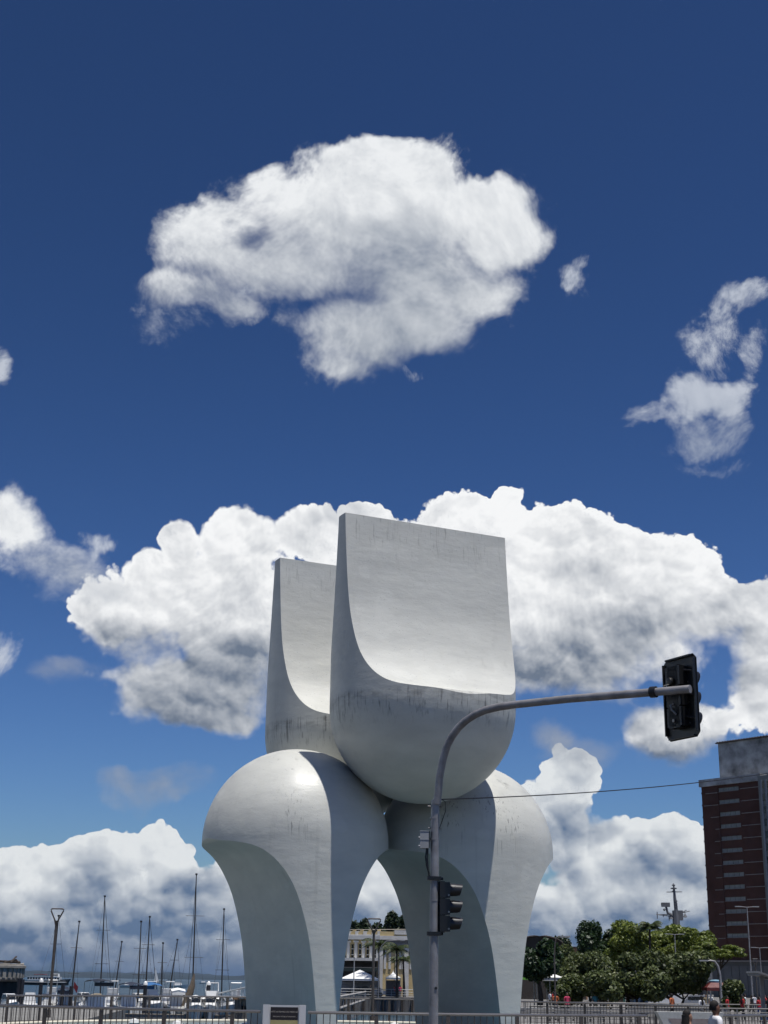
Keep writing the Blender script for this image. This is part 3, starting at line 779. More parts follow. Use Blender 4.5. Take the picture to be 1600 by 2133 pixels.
SKINS = [mat('skin_brown', (.16, .075, .045), .5, 0, .08, 6), mat('skin_tan', (.30, .16, .10), .5, 0, .08, 6), mat('skin_dark', (.07, .035, .022), .5, 0, .08, 6)]
def cloth(n, c): return mat('cloth_'+n, c, .85, 0, .10, 8)
CL = dict(white=cloth('white', (.72, .72, .74)), red=cloth('red', (.42, .02, .025)), pink=cloth('pink', (.55, .05, .12)), blue=cloth('blue', (.03, .08, .25)), teal=cloth('teal', (.05, .22, .30)), black=cloth('black', (.012, .012, .015)),
          orange=cloth('orange', (.5, .14, .05)), grey=cloth('grey', (.18, .18, .18)), beige=cloth('beige', (.4, .33, .22)), denim=cloth('denim', (.04, .06, .12)), khaki=cloth('khaki', (.2, .17, .1)))
def person(loc, facing, shirt, legs, label, sex='m', walk=0, skin=0, longhair=False, scale=1.0, group=None, shoe='black'):
    t = thing('person', label, 'person', loc, facing, group); t.scale = (scale,)*3
    o = bpy.data.objects.new('body', BODY[(sex, walk)]); COL.objects.link(o); o.parent = t
    for i, m in enumerate((SKINS[skin], CL[shirt], CL[legs], CL[shoe])):
        o.material_slots[i].link = 'OBJECT'; o.material_slots[i].material = m
    h = bpy.data.objects.new('hair', HAIR[longhair]); COL.objects.link(h); h.parent = t
    h.material_slots[0].link = 'OBJECT'; h.material_slots[0].material = HAIRM
    return t
# facing 0 looks towards -y (the camera); PI looks away
def near_person(px, top, Y, **k):
    x = px_x(px, Y, 2100); zt = px_z(top, Y, px); sc = (zt-.0)/1.731
    return person((x, Y, .0), scale=sc, **k)
m = near_person(1490, 2083, 26.5, facing=R(102), shirt='white', legs='denim', label='person in a white T-shirt with short dark hair walking along the railing', skin=0, walk=1)
MB().box((.0, -.118, 1.608), (.15, .02, .028)).build('sunglasses', [BLACKP], m)
near_person(1432, 2102, 26.0, facing=R(104), shirt='black', legs='denim', sex='f', longhair=True, label='person with long black hair in a dark sleeveless top beside the stone block', skin=1, walk=1)
PEOPLE = [(1145,2053,140,'white','khaki','person in white standing by the seats under the dark tree',0), (1152,2052,141,'red','black','person in dark red beside the one in white under the dark tree',0),
    (1157,2064,112,'orange','denim','person in orange near the slender lamp post',0), (1181,2072,108,'pink','black','person in bright pink top at the plaza railing',0),
    (1240,2062,118,'teal','khaki','person in a teal shirt standing by the green trees',0), (1253,2064,118,'black','beige','person in black beside the one in teal',0),
    (1258,2058,135,'white','grey','person in white at the seats left of the green parasol',0), (1265,2059,137,'white','beige','person in white and beige beside the green parasol',0),
    (1398,2076,100,'orange','black','person in orange below the green trees',0), (1460,2076,96,'white','grey','person in white by the low grey wall',0),
    (1470,2066,128,'beige','denim','person in beige beside the red kiosk',0), (1480,2066,128,'white','black','person in white beside the red kiosk',0),
    (1514,2078,110,'red','grey','person in a red top half hidden by the small green bush',0), (1545,2073,104,'red','black','person in a plain red shirt walking right of the small bush',1),
    (1551,2068,126,'white','grey','person in white behind the one in the plain red shirt',1), (1564,2076,118,'black','black','person all in black walking on the bright paving',1),
    (1570,2066,140,'white','denim','person in white standing beside the grey post',0), (1580,2068,108,'red','blue','person in red and blue right of the grey post',1),
    (1587,2072,103,'red','blue','person in red with bright blue shorts',1), (1592,2065,124,'red','white','person in red top and white trousers under the shelter roof',0), (1598,2067,104,'black','black','person in dark clothes at the edge of the red group',1),
    (772,2052,234,'black','black','person in dark clothes beside the white marquee',0), (822,2058,233,'red','denim','person in red beside the small pointed tent',0), (834,2054,236,'pink','grey','person in pink beside the small pointed tent',0)]
for i, (px, top, Y, sh, lg, lb, w) in enumerate(PEOPLE):
    person((px_x(px, Y, 2060), Y, PLZ), random.uniform(0, 6.28), sh, lg, lb, 'mf'[i % 2] if i % 3 else 'm', w, i % 3, bool(i % 4 == 1), random.uniform(.95, 1.05))

# ------------------------------------------------------------------ trees
def leaf_material(name, a, b, c=None, rough=.5):
    m = bpy.data.materials.new(name); m.use_nodes = True; nt = m.node_tree; p = nt.nodes['Principled BSDF']
    g = nt.nodes.new('ShaderNodeNewGeometry'); r = E(nt, g.outputs['Random Per Island'])
    col = mixc(nt, r, a, b)
    if c: col = mixc(nt, r.smooth(.9, .97), col, c)
    nt.links.new(col, p.inputs['Base Color']); p.inputs['Roughness'].default_value = rough; p.inputs['Specular IOR Level'].default_value = .4
    tr = nt.nodes.new('ShaderNodeBsdfTranslucent'); nt.links.new(col, tr.inputs[0]); mx = nt.nodes.new('ShaderNodeMixShader'); mx.inputs[0].default_value = .28
    out = [n for n in nt.nodes if n.type == 'OUTPUT_MATERIAL'][0]
    nt.links.new(p.outputs[0], mx.inputs[1]); nt.links.new(tr.outputs[0], mx.inputs[2]); nt.links.new(mx.outputs[0], out.inputs[0])
    return m
BARK = mat('bark', (.05, .04, .032), .9, 0, .25, 4, .5, 20)
LEAF_DARK = leaf_material('leaves_dark', (.010, .026, .008), (.028, .06, .018), (.06, .10, .04))
LEAF_GRAPE = leaf_material('leaves_sea_grape', (.030, .044, .013), (.115, .145, .042), (.17, .19, .07), .55)
LEAF_LIME = leaf_material('leaves_lime', (.06, .088, .010), (.17, .21, .028), (.22, .25, .05))
LEAF_HILL = leaf_material('leaves_hill', (.010, .022, .008), (.03, .05, .016))
LEAF_PALM = leaf_material('leaves_palm', (.02, .035, .010), (.06, .085, .025), (.14, .13, .05))
def leaves(clumps, count, size, rng, flat=.35, elong=1.6):
    cl = np.array(clumps); vol = cl[:, 3]*cl[:, 4]*cl[:, 5]; pr = vol**.8; pr /= pr.sum()
    idx = rng.choice(len(cl), count, p=pr); c = cl[idx]
    d = rng.normal(size=(count, 3)); d /= np.linalg.norm(d, axis=1, keepdims=True)
    rad = np.minimum(1.08, rng.uniform(.25, 1, count)**.45 + rng.normal(0, .05, count))
    P = c[:, :3] + d*c[:, 3:6]*rad[:, None]
    nrm = d*.7 + rng.normal(size=(count, 3))*.6 + np.array([0, 0, flat]); nrm /= np.linalg.norm(nrm, axis=1, keepdims=True)
    t = np.cross(nrm, rng.normal(size=(count, 3))); t /= np.linalg.norm(t, axis=1, keepdims=True) + 1e-9; b = np.cross(nrm, t)
    s = size*rng.uniform(.6, 1.35, count)[:, None]
    V = np.stack([P - t*s*elong*.5, P + b*s*.42 + nrm*s*.08, P + t*s*elong*.5, P - b*s*.42 + nrm*s*.08], 1).reshape(-1, 3)
    F = np.arange(count*4).reshape(-1, 4)
    return V, F
def fast_mesh(name, V, F, m, parent):
    me = bpy.data.meshes.new(name); n = len(F)
    me.vertices.add(len(V)); me.vertices.foreach_set('co', V.astype(np.float32).ravel())
    me.loops.add(n*4); me.loops.foreach_set('vertex_index', F.ravel().astype(np.int32))
    me.polygons.add(n); me.polygons.foreach_set('loop_start', np.arange(0, n*4, 4, dtype=np.int32)); me.polygons.foreach_set('loop_total', np.full(n, 4, dtype=np.int32))
    me.update(calc_edges=True); me.materials.append(m)
    o = bpy.data.objects.new(name, me); COL.objects.link(o); o.parent = parent; return o
def crown_clumps(rx, ry, rz, cz, n, rng, cs=.42, flat=1.0, base=-.55):
    out = []
    for i in range(n):
        d = rng.normal(size=3); d /= np.linalg.norm(d); r = rng.uniform(.35, .82)
        if d[2] < base: d[2] = base + rng.uniform(0, .3)
        k = rng.uniform(.7, 1.25)*cs
        out.append((d[0]*rx*r, d[1]*ry*r, cz + d[2]*rz*r, rx*k, ry*k, rz*k*flat))
    return out
def tree(name, label, loc, h, rx, rz, lm, count, leaf, seed, group=None, trunk_h=None, stems=1, cs=.40, n=16, flat=1.0, ry=None, shift=(0, 0), lbase=-.55):
    rng = np.random.default_rng(seed); t = thing(name, label, 'tree', loc, 0, group); ry = ry or rx; cz = h-rz
    cl = crown_clumps(rx, ry, rz, cz, n, rng, cs, flat, lbase)
    cl = [(c[0]+shift[0], c[1]+shift[1], *c[2:]) for c in cl]
    b = MB(); th = trunk_h or max(.6, cz-rz*.75)
    r0 = .035*h + .04
    for s in range(stems):
        a = 2*PI*s/max(1, stems)+rng.uniform(0, 1); lean = 0 if stems == 1 else .22*rx
        top = Vector((shift[0]*.5+lean*math.cos(a), shift[1]*.5+lean*math.sin(a), th)); bot = Vector((.12*stems*math.cos(a) if stems > 1 else 0, .12*stems*math.sin(a) if stems > 1 else 0, -.02))
        mid = bot.lerp(top, .5) + Vector((rng.uniform(-.15, .15)*r0*6, rng.uniform(-.1, .1), 0))
        k = 1 if stems == 1 else .6
        b.tube([bot, mid, top], [r0*k, r0*.8*k, r0*.62*k], 8)
        for c in cl[s::stems][:9]:
            e = Vector(c[:3]); m1 = top.lerp(e, .5) + Vector((0, 0, -.08*rz))
            b.tube([top, m1, e], [r0*.45*k, r0*.28*k, r0*.08], 6)
    b.build('trunk', [BARK], t, True)
    V, F = leaves(cl, count, leaf, rng)
    fast_mesh('crown', V, F, lm, t); return t
def ptree(px, top, Y, wpx, label, lm, count, leaf, seed, hfrac=.42, z0=PLZ, **k):
    x = px_x(px, Y, 2000); zt = px_z(top, Y, px); h = (zt-z0); rx = wpx/2*Y/FPX
    return tree('tree', label, (x, Y, z0), h, rx, h*hfrac, lm, count, leaf, seed, **k)
# broad-leaved trees of the plaza
ptree(1122, 1943, 128, 96, 'dark broad-leaved tree on one trunk beside the right sculpture leg', LEAF_DARK, 10000, .24, 21, .36, n=14, cs=.42)
ptree(1222, 1981, 132, 125, 'pale-leaved bushy tree right of the slender lamp post', LEAF_GRAPE, 15000, .21, 22, .44, stems=3, n=20, cs=.36)
ptree(1185, 2036, 122, 70, 'low leafy bush under the slender lamp post', LEAF_GRAPE, 6000, .2, 28, .48, stems=2, n=10, cs=.4)
ptree(1320, 1972, 120, 150, 'large sea-grape tree with forked trunks in the middle of the plaza', LEAF_GRAPE, 22000, .21, 23, .44, stems=4, n=26, cs=.34)
ptree(1408, 1963, 124, 155, 'tall sea-grape tree with two straight trunks left of the red kiosk', LEAF_GRAPE, 22000, .21, 24, .45, stems=2, n=26, cs=.34)
ptree(1262, 2012, 118, 90, 'rounded sea-grape shrub above the green umbrella', LEAF_GRAPE, 8000, .2, 29, .44, stems=2, n=14, cs=.38)
ptree(1520, 2040, 112, 58, 'small dense green bush right of the red kiosk', LEAF_GRAPE, 7000, .18, 25, .5, stems=2, n=12, cs=.42)
ptree(1242, 1914, 205, 100, 'dark rounded tree behind the pale-leaved bushes', LEAF_DARK, 18000, .3, 26, .40, n=20, cs=.36)
ptree(1318, 1906, 200, 125, 'yellow-green spreading tree with a high domed crown', LEAF_LIME, 24000, .26, 27, .36, n=26, cs=.32, flat=.75)
ptree(1405, 1914, 205, 140, 'yellow-green tree with feathery leaves below the ship mast', LEAF_LIME, 26000, .26, 31, .36, n=28, cs=.30, flat=.7)
ptree(1500, 1957, 185, 120, 'flat-topped yellow-green tree reaching across the brown tower', LEAF_LIME, 18000, .22, 32, .20, n=24, cs=.26, flat=.6, trunk_h=4.2, shift=(-.4, 0))
ptree(1455, 1925, 195, 90, 'yellow-green tree close to the corner of the brown tower', LEAF_LIME, 16000, .25, 33, .34, n=18, cs=.34, flat=.75)
ptree(1178, 1972, 150, 95, 'green tree filling the gap between the dark tree and the pale bushes', LEAF_GRAPE, 14000, .22, 35, .42, stems=2, n=14, cs=.4)
# wooded slope behind the yellow building
for i, (px, top, w, y) in enumerate(((705, 1922, 70, 318), (742, 1913, 62, 312), (790, 1919, 60, 325), (822, 1909, 66, 316), (852, 1902, 58, 306), (880, 1895, 70, 312), (765, 1914, 60, 330), (805, 1912, 70, 335), (728, 1916, 60, 328), (840, 1908, 60, 322), (1110, 1950, 70, 320), (1170, 1962, 90, 330))):
    ptree(px, top, y, w, 'dark green tree of the grove rising behind the cream and white market building' if px < 1000 else 'dark green tree far behind the plaza trees', LEAF_HILL, 9000, .65, 40+i, .36, group='grove behind the market' if px < 1000 else 'far trees behind the plaza', n=14, cs=.4)

def palm(px, top, Y, label, seed, spread=2.6, z0=PLZ):
    rng = np.random.default_rng(seed); x = px_x(px, Y, 2000); zt = px_z(top, Y, px); h = zt-z0-.6
    t = thing('palm_tree', label, 'palm tree', (x, Y, z0))
    lean = rng.uniform(-.3, .3)
    MB().tube([(0, 0, 0), (lean*.3, 0, h*.4), (lean*.7, 0, h*.75), (lean, 0, h)], [.24, .16, .14, .13], 8).build('trunk', [BARK], t, True)
    MB().lathe([(.1, -.3), (.3, -.1), (.28, .1), (.08, .25)], (lean, 0, h), 8).build('crown_heart', [mat('palm_sheath', (.09, .075, .03), .8)], t, True)
    for f in range(17):
        a = 2*PI*f/17*1.0 + rng.uniform(-.2, .2); up = rng.uniform(-.1, 1.0); L = spread*rng.uniform(.8, 1.15); pts = []
        for k in range(10):
            s = k/9; pts.append(Vector((lean + math.cos(a)*L*s*(1-.12*up*(1-s)), math.sin(a)*L*s, h + up*1.3*math.sin(s*1.9)*L/2.6 - 1.15*s*s*(1.1-.55*up)*L/2.6)))
        V, F = [], []
        for k in range(1, 10):
            p = pts[k]; dr = (pts[k]-pts[k-1]).normalized(); side = dr.cross(Vector((0, 0, 1))).normalized(); l = .62*math.sin(PI*min(1, .18+.82*k/9.5))+.12
            for q in (0, .33, .66):
                pp = pts[k-1].lerp(p, q)
                for s in (-1, 1):
                    e = pp + side*s*l*.8 + dr*l*.45 + Vector((0, 0, -l*.55)); w = dr*.05
                    b0 = len(V); V += [pp-w, pp+w, e+w*.3, e-w*.3]; F.append((b0, b0+1, b0+2, b0+3))
        bm_ = MB(); bm_.add(V, F); bm_.tube(pts, [.035*(1-.8*k/9) for k in range(10)], 4); bm_.build('frond', [LEAF_PALM], t)
palm(789, 1962, 236, 'coconut palm beside the bent lamp before the yellow building', 1, 3.0)
palm(828, 1968, 231, 'coconut palm right of the lamp before the white pilasters', 2, 3.0)
palm(843, 1990, 240, 'smaller coconut palm close to the right sculpture leg', 3, 2.3)
palm(1352, 1921, 196, 'palm half hidden in the yellow-green trees', 4, 2.0)

# ------------------------------------------------------------------ brown tower block
def build_tower():
    D0 = 350; p0 = at(1478, 1950, D0); org = Vector((p0.x, D0, PLZ)); rz = R(-50)
    t = thing('tower_block', 'tall brown brick tower block with narrow grey window bands and stained rooftop box', 'building', org, rz)
    # local x runs along the visible face (to the right, nearer), +y into the building
    zt = px_z(1640, D0, 1466) - PLZ; z0 = px_z(2003, D0, 1480) - PLZ; L = 17.2; dep = 16
    BR = mat('brown_brick', (.082, .032, .022), .9, 0, .14, .35, .3, 3)
    SL = mat('slab_edge', (.30, .27, .25), .85); GR = mat('tower_grey', (.20, .205, .20), .8, 0, .1, .5); ROOF = mat('stained_parapet', (.50, .50, .50), .9, 0, .35, .3, col2=(.10, .10, .095), detail=9)
    n = 13; zr = [px_z(1644 + 25.4*i, D0-6, 1526) - PLZ for i in range(n)]
    wx0, wx1, wh = 4.9, 10.9, 1.0
    # brick face as real bands between the window openings
    MB().box((2.45, .5, (z0+zt)/2), (4.9, 1.0, zt-z0)).build('brick_pier', [BR], t)
    MB().box(((wx1+L)/2, .5, (z0+zt)/2), (L-wx1, 1.0, zt-z0)).build('brick_pier', [BR], t)
    zs = [zt] + zr + [None]
    for i in range(n+1):
        top = zt if i == 0 else zr[i-1]-wh/2; bot = z0 if i == n else zr[i]+wh/2
        MB().box(((wx0+wx1)/2, .56, (top+bot)/2), (wx1-wx0-.01, .9, top-bot)).build('spandrel', [BR], t)
    for i in range(n):
        w = MB().box(((wx0+wx1)/2, .34, zr[i]), (wx1-wx0-.05, .1, wh-.05)).build('window', [mat('louvre_grey', (.27, .28, .26), .6, 0, .12, 1)], t)
        MB().box(((wx0+wx1)/2, .15, zr[i]-wh/2+.05), (wx1-wx0-.06, .3, .08)).build('sill', [SL], w)
        for s in (.25, .5, .75): MB().box((wx0+(wx1-wx0)*s, .27, zr[i]), (.06, .04, wh-.1)).build('mullion', [mat('tower_mullion', (.10, .105, .10))], w)
        a = [1.2, .6, 2.4, 3.6, 3.2, 3.0, 2.6, 3.0, 2.4, 2.0, 3.2, 1.6, 2.6][i]
        MB().box((a+(4.7-a)/2, -.06, zr[i]-wh*.55), (4.7-a, .12, .14)).build('ledge', [SL], t)
        MB().box(((wx1+L)/2+.2, -.06, zr[i]-wh*.2), (L-wx1-.5, .12, .14)).build('ledge', [SL], t)
        MB().box((-.1, .6, zr[i]-wh*.3), (.25, 1.0, .35)).build('slab_nib', [BR], t)
    MB().box((L/2, 1.0+dep/2, (z0+zt)/2), (L, dep-.02, zt-z0)).build('core', [BR], t)
    MB().box((L/2, dep/2+.2, zt+.85), (L+.7, dep+1.4, 1.7)).build('roof_parapet', [ROOF], t)
    MB().box((L+11, dep/2-.3, (zt+1)/2), (22, dep+1.4, zt+1)).build('side_wing', [GR], t)
    for i in range(n):
        MB().box((L+10, -1.08, zr[i]), (18, .1, 1.6)).build('window', [DARKG], t)
    for s in (.9, 2.2): MB().box((L+s, -1.1, zt*.55), (.5, .2, zt*.9)).build('pilaster', [mat('pilaster_blue_grey', (.24, .26, .29), .8)], t)
    # podium
    MB().box((L/2+1, dep/2+.3, z0/2), (L+2, dep, z0)).build('podium', [mat('podium_grey', (.10, .105, .11), .75, 0, .15, .3)], t)
    for i in range(6): MB().box((4.5+i*2.2, .24, z0*.48), (2.0, .08, z0*.8)).build('podium_panel', [mat('podium_panel_grey', (.13, .135, .14), .7, 0, .1, .4)], t)
    MB().box((L/2, -.2, z0+.1), (L+1.2, .8, .3)).build('podium_cornice', [SL], t)
    # rooftop box with a tiled edge
    zb = zt+1.7; zh = px_z(1551, D0, 1530)-PLZ-zb
    MB().box((13.2, 7.5, zb+zh/2), (19.5, 9, zh)).build('rooftop_box', [ROOF], t)
    rf = MB().box((13.2, 7.5, zb+zh+.12), (20.4, 10, .22)).build('rooftop_roof', [mat('old_tile', (.13, .10, .085), .9, 0, .3, 1)], t)
    for i in range(25): MB().tube([(3.6+i*.8, 2.4, zb+zh+.28), (3.6+i*.8, 12.6, zb+zh+.28)], .16, 6).build('roof_tile', [mat('old_tile', (.13, .10, .085))], rf)
build_tower()

# ------------------------------------------------------------------ market building seen between the legs
def build_market():
    Y = 258; k = Y/FPX
    def X(px): return px_x(px, Y, 2000)
    def Z(py): return px_z(py, Y, 780)
    t = thing('market_building', 'cream and white classical market hall with columns and notched parapet', 'building', (0, Y, 0))
    xa, xb, xc = X(719), X(791), X(900)
    zc, zt = Z(1957), Z(1938)
    GREY = mat('painted_shade_grey', (.20, .20, .21), .9)
    # two wings meeting at a corner: left wing set back 2 m more at its left end
    wing = MB().prism([(xa, 2.5), (xb, 0), (xb, 16), (xa, 16)], PLZ, zc).build('left_wing', [CREAM], t)
    MB().prism([(xb, 0), (xc, .8), (xc, 16), (xb, 16)], PLZ, zc).build('right_wing', [CREAM], t)
    def onleft(px): 
        x = X(px); f = (x-xa)/(xb-xa); return x, 2.5-2.5*f
    def onright(px):
        x = X(px); f = (x-xb)/(xc-xb); return x, .8*f
    MB().prism([(xa-.5, 2.0), (xb, -.7), (xb, .6), (xa-.5, 3.2)], zc, Z(1949)).build('cornice', [PALE], t)
    MB().prism([(xb, -.7), (xc, .1), (xc, 1.4), (xb, .6)], zc, Z(1949)).build('cornice', [PALE], t)
    MB().prism([(xa-.3, 2.3), (xb, -.4), (xb, .9), (xa-.3, 3.5)], Z(1949), Z(1946.5)).build('parapet_base', [PALE], t)
    MB().prism([(xb, -.4), (xc, .4), (xc, 1.7), (xb, .9)], Z(1949), Z(1940)).build('parapet', [CREAM], t)
    MB().prism([(X(821), -.45), (xc, .3), (xc, 1.8), (X(821), 1.0)], Z(1946), Z(1937)).build('parapet_block', [PALE], t)
    for px in (737, 753, 771, 789):
        x, y = onleft(px); MB().prism([(-.55, 0), (.55, 0), (.95, .9), (.95, 1.1), (.2, 1.15), (-.55, .5)], -1.0, 1.0, M=Matrix.Translation((x-.3, y+1.0, Z(1948))) @ Matrix(((.62, 0, 0, 0), (0, 0, 1, 0), (0, .85, 0, 0), (0, 0, 0, 1)))).build('merlon', [CREAM], t)
    for px in (727, 743, 760, 778, 790):
        x, y = onleft(px); MB().box((x, y+.2, Z(1944)), (.75, .8, Z(1939)-Z(1948))).build('parapet_block', [PALE], t)
    MB().tube([(xa, 4, Z(1936)), (xc, 4, Z(1932))], .05, 6).build('roof_rail', [STEEL], t)
    for i in range(8): MB().tube([(xa+(xc-xa)*i/7, 4, zc+.5), (xa+(xc-xa)*i/7, 4, Z(1936-.5*i))], .04, 6).build('roof_rail_post', [STEEL], t)
    # columns and windows of the upper floor, left wing
    zb = Z(1996)
    for px in (725, 741, 757, 773, 787):
        x, y = onleft(px); c = MB().tube([(x, y-.12, zb), (x, y-.12, zc-.5)], [.34, .29], 12).build('column', [PALE], t, True)
        MB().box((x, y-.12, zc-.35), (.9, .8, .3)).build('capital', [PALE], c)
    for px in (733, 749, 765, 781):
        x, y = onleft(px); w = MB().box((x+.12, y-.03, (zb+zc)/2-.5), (.55, .16, 2.5)).build('window', [DARKG], t)
        for s in (-.4, .4): MB().box((x+.12, y-.12, (zb+zc)/2-.5+s*1.2), (.6, .06, .1)).build('glazing_bar', [PALE], w)
    # terrace slab and plain dark wall under it
    MB().prism([(xa-1.8, -1.6), (xb-.3, -3.2), (xb-.3, .2), (xa-1.8, 2.6)], Z(2002), Z(1996)).build('terrace', [PALE], t)
    MB().prism([(xa-.5, 1.2), (xb-.5, -1.2), (xb-.5, -.8), (xa-.5, 1.6)], PLZ, Z(2002)).build('under_terrace_wall', [DARKW], t)
    MB().tube([(xa-1.4, -1.5, Z(2016)), (xb-.4, -3, Z(2016))], .05, 6).build('handrail', [STEEL], t)
    MB().prism([(xa-1.8, -2), (xb-.4, -3.4), (xb-.4, -3), (xa-1.8, -1.6)], Z(2024), Z(2017)).build('parapet_wall', [mat('dark_teal_wall', (.02, .035, .035), .8)], t)
    # right wing: upper-wall shadow painted as a grey band, white pilasters, tall white shutters
    MB().prism([(xb+.02, -.06), (xc, .74), (xc, .8), (xb+.02, 0)], Z(1972), zc-.02).build('painted_shade_band', [GREY], t)
    for px, w in ((794, 7), (826, 4), (847, 9), (870, 6)):
        x, y = onright(px); MB().box((x, y-.12, (PLZ+Z(1972))/2), (w*k, .4, Z(1972)-PLZ)).build('pilaster', [PALE], t)
    for px in (802, 812, 834, 840, 856, 862):
        x, y = onright(px); MB().box((x, y-.06, (Z(2018)+Z(1980))/2), (.42, .2, Z(1980)-Z(2018))).build('shutter', [PALE], t)
    MB().box((X(797), -.1, Z(1975)), (.8, .2, 2.2)).build('window', [DARKG], t)
build_market()

# ------------------------------------------------------------------ far quay: tents, cars, railings
def tent(px, top, eave, w, Y, label, curved=False, m=WHITEC, wall=None, z0=PLZ):
    x = px_x(px, Y, 2040); zt = px_z(top, Y, px); ze = px_z(eave, Y, px); hw = w/2*Y/FPX
    t = thing('tent', label, 'tent', (x, Y, z0)); zt -= z0; ze -= z0
    n = 8; rings = []
    for i in range(n+1):
        s = i/n; f = (1-s) if not curved else (1-s)**2.1; z = ze + (zt-ze)*(s if not curved else s)
        r = hw*f + .04; q = []
        for (ax, ay) in ((-1, -1), (0, -1), (1, -1), (1, 0), (1, 1), (0, 1), (-1, 1), (-1, 0)):
            q.append((ax*r, ay*r, z + (.0 if (ax*ay) else -.0)))
        rings.append(q)
    MB().loft(rings, caps=False).build('canopy', [m], t)
    MB().loft([[(a*hw, b*hw, ze-.28) for a, b in ((-1, -1), (1, -1), (1, 1), (-1, 1))], [(a*hw, b*hw, ze) for a, b in ((-1, -1), (1, -1), (1, 1), (-1, 1))]], caps=False).build('valance', [m], t)
    for a, b in ((-1, -1), (1, -1), (1, 1), (-1, 1)): MB().tube([(a*hw*.97, b*hw*.97, 0), (a*hw*.97, b*hw*.97, ze)], .05, 6).build('pole', [STEEL], t)
    if wall: MB().box((0, hw*.9, ze/2-.2), (2*hw*.95, .05, ze-.5)).build('back_wall', [wall], t)
    return t
tent(750, 2020, 2039, 76, 238, 'wide white peaked marquee in front of the yellow building', wall=mat('marquee_side', (.35, .36, .40), .8))
tent(819, 2022, 2036, 29, 238, 'small white tent with a swept pointed top beside the palms', True, wall=mat('marquee_dark', (.10, .10, .11), .8))
tent(1142, 2024, 2036, 52, 132, 'white peaked tent under the dark broad-leaved tree')
def car(px, py, Y, label, m, L=4.3, rz=0, H=1.45, van=False, z0=PLZ):
    x = px_x(px, Y, 2060); t = thing('car' if not van else 'van', label, 'van' if van else 'car', (x, Y, z0), rz)
    h = H; prof = [(-L/2, .35), (-L/2, .75), (-L/2+.15, .88), (-L*.2, .95), (-L*.08, h), (L*.26, h), (L*.42, .95), (L/2, .88), (L/2, .35)] if not van else [(-L/2, .35), (-L/2, .95), (-L*.42, 1.1), (-L*.30, h), (L/2-.05, h), (L/2, .95), (L/2, .35)]
    M_ = Matrix(((1, 0, 0, 0), (0, 0, 1, 0), (0, 1, 0, 0), (0, 0, 0, 1)))
    MB().prism(prof, -.85, .85, M=M_).build('body', [m], t)
    MB().box((L*.08, 0, h-.3), (L*.42 if not van else L*.6, 1.73, .32)).build('side_window', [DARKG], t)
    for sx in (-.31, .31):
        for sy in (-.8, .8):
            w = MB().tube([(sx*L, sy-.1, .32), (sx*L, sy+.1, .32)], .32, 14).build('wheel', [BLACKP], t)
            MB().tube([(sx*L, sy-.115, .32), (sx*L, sy+.115, .32)], .17, 10).build('rim', [STEEL], w)
    for sy in (-.6, .6): MB().box((-L/2-.005, sy, .68), (.04, .3, .14)).build('headlight', [WHITEP], t)
CARD = mat('car_black', (.01, .01, .012), .2, 0, .1, 2, coat=.5); CARW = mat('car_white', (.7, .7, .7), .25, 0, .05, 2, coat=.5); CARS = mat('car_silver', (.35, .35, .36), .3, .4, .05, 2)
car(749, 2060, 237, 'black car parked under the white marquee', CARD, rz=.05)
car(775, 2060, 239, 'white car parked right of the white marquee', CARW, rz=.1)
car(1366, 2064, 146, 'white van behind the forked sea-grape trunks', CARW, 4.9, 0, 1.95, True)
car(1440, 2066, 150, 'silver car behind the straight sea-grape trunks', CARS)
def straight_railing(name, label, p0, p1, H, bars, gap, z0, m=STEEL, r=.03, cat='railing'):
    p0, p1 = Vector(p0), Vector(p1); d = p1-p0; L = d.length; t = thing(name, label, cat, (p0.x, p0.y, z0), math.atan2(d.y, d.x))
    for b in bars: MB().tube([(0, 0, b), (L, 0, b)], r if b == max(bars) else r*.7, 6).build('rail', [m], t)
    n = max(1, int(L/gap)); pm = None
    for i in range(n+1):
        if pm is None: pm = MB().box((0, 0, H/2), (.08, .05, H)).build('post', [m], t)
        else: o = inst(pm, 'post', (L*i/n, 0, 0), parent=t)
    return t
straight_railing('quay_railing', 'pale tube railing along the far quay below the white marquee', (-16, 232.4), (10.4, 232.4), 1.15, (1.15, .75, .38), 2.0, PLZ, mat('pale_rail', (.45, .45, .45), .5, .2), .05)
GRAYR = mat('plaza_rail_grey', (.22, .21, .20), .55, .2, .15, 4)
straight_railing('plaza_railing', 'grey railing of level bars on the plaza behind the fountain railing', (8.2, 80), (33, 84), 1.15, (1.15, .95, .75, .55, .35, .15), 1.9, PLZ, GRAYR, .035)
straight_railing('plaza_railing', 'second grey level-bar railing deeper in the plaza by the seats', (10.2, 103), (30, 106), 1.1, (1.1, .8, .5, .25), 1.7, PLZ, GRAYR, .04)
def bench(px, Y, label, L=2.4, rz=0):
    t = thing('bench', label, 'bench', (px_x(px, Y, 2070), Y, PLZ), rz)
    for i in range(3): MB().box((0, -.18+.18*i, .46), (L, .14, .05)).build('seat_slat', [mat('bench_grey', (.24, .235, .23), .8)], t)
    for i in range(2): MB().box((0, .26, .62+.17*i), (L, .05, .12)).build('back_slat', [mat('bench_grey', (.24, .235, .23))], t)
    for s in (-.42, .42): MB().box((s*L, .02, .22), (.07, .5, .435)).build('leg', [POSTM], t)
for i, (px, Y) in enumerate(((1110, 92), (1195, 94), (1290, 93), (1225, 99), (1345, 97))):
    bench(px, Y, ['grey slatted bench nearest the right sculpture leg', 'grey slatted bench in front of the person in pink', 'grey slatted bench near the blue cabin', 'grey slatted bench behind the level-bar railing', 'grey slatted bench in front of the forked sea-grape'][i])
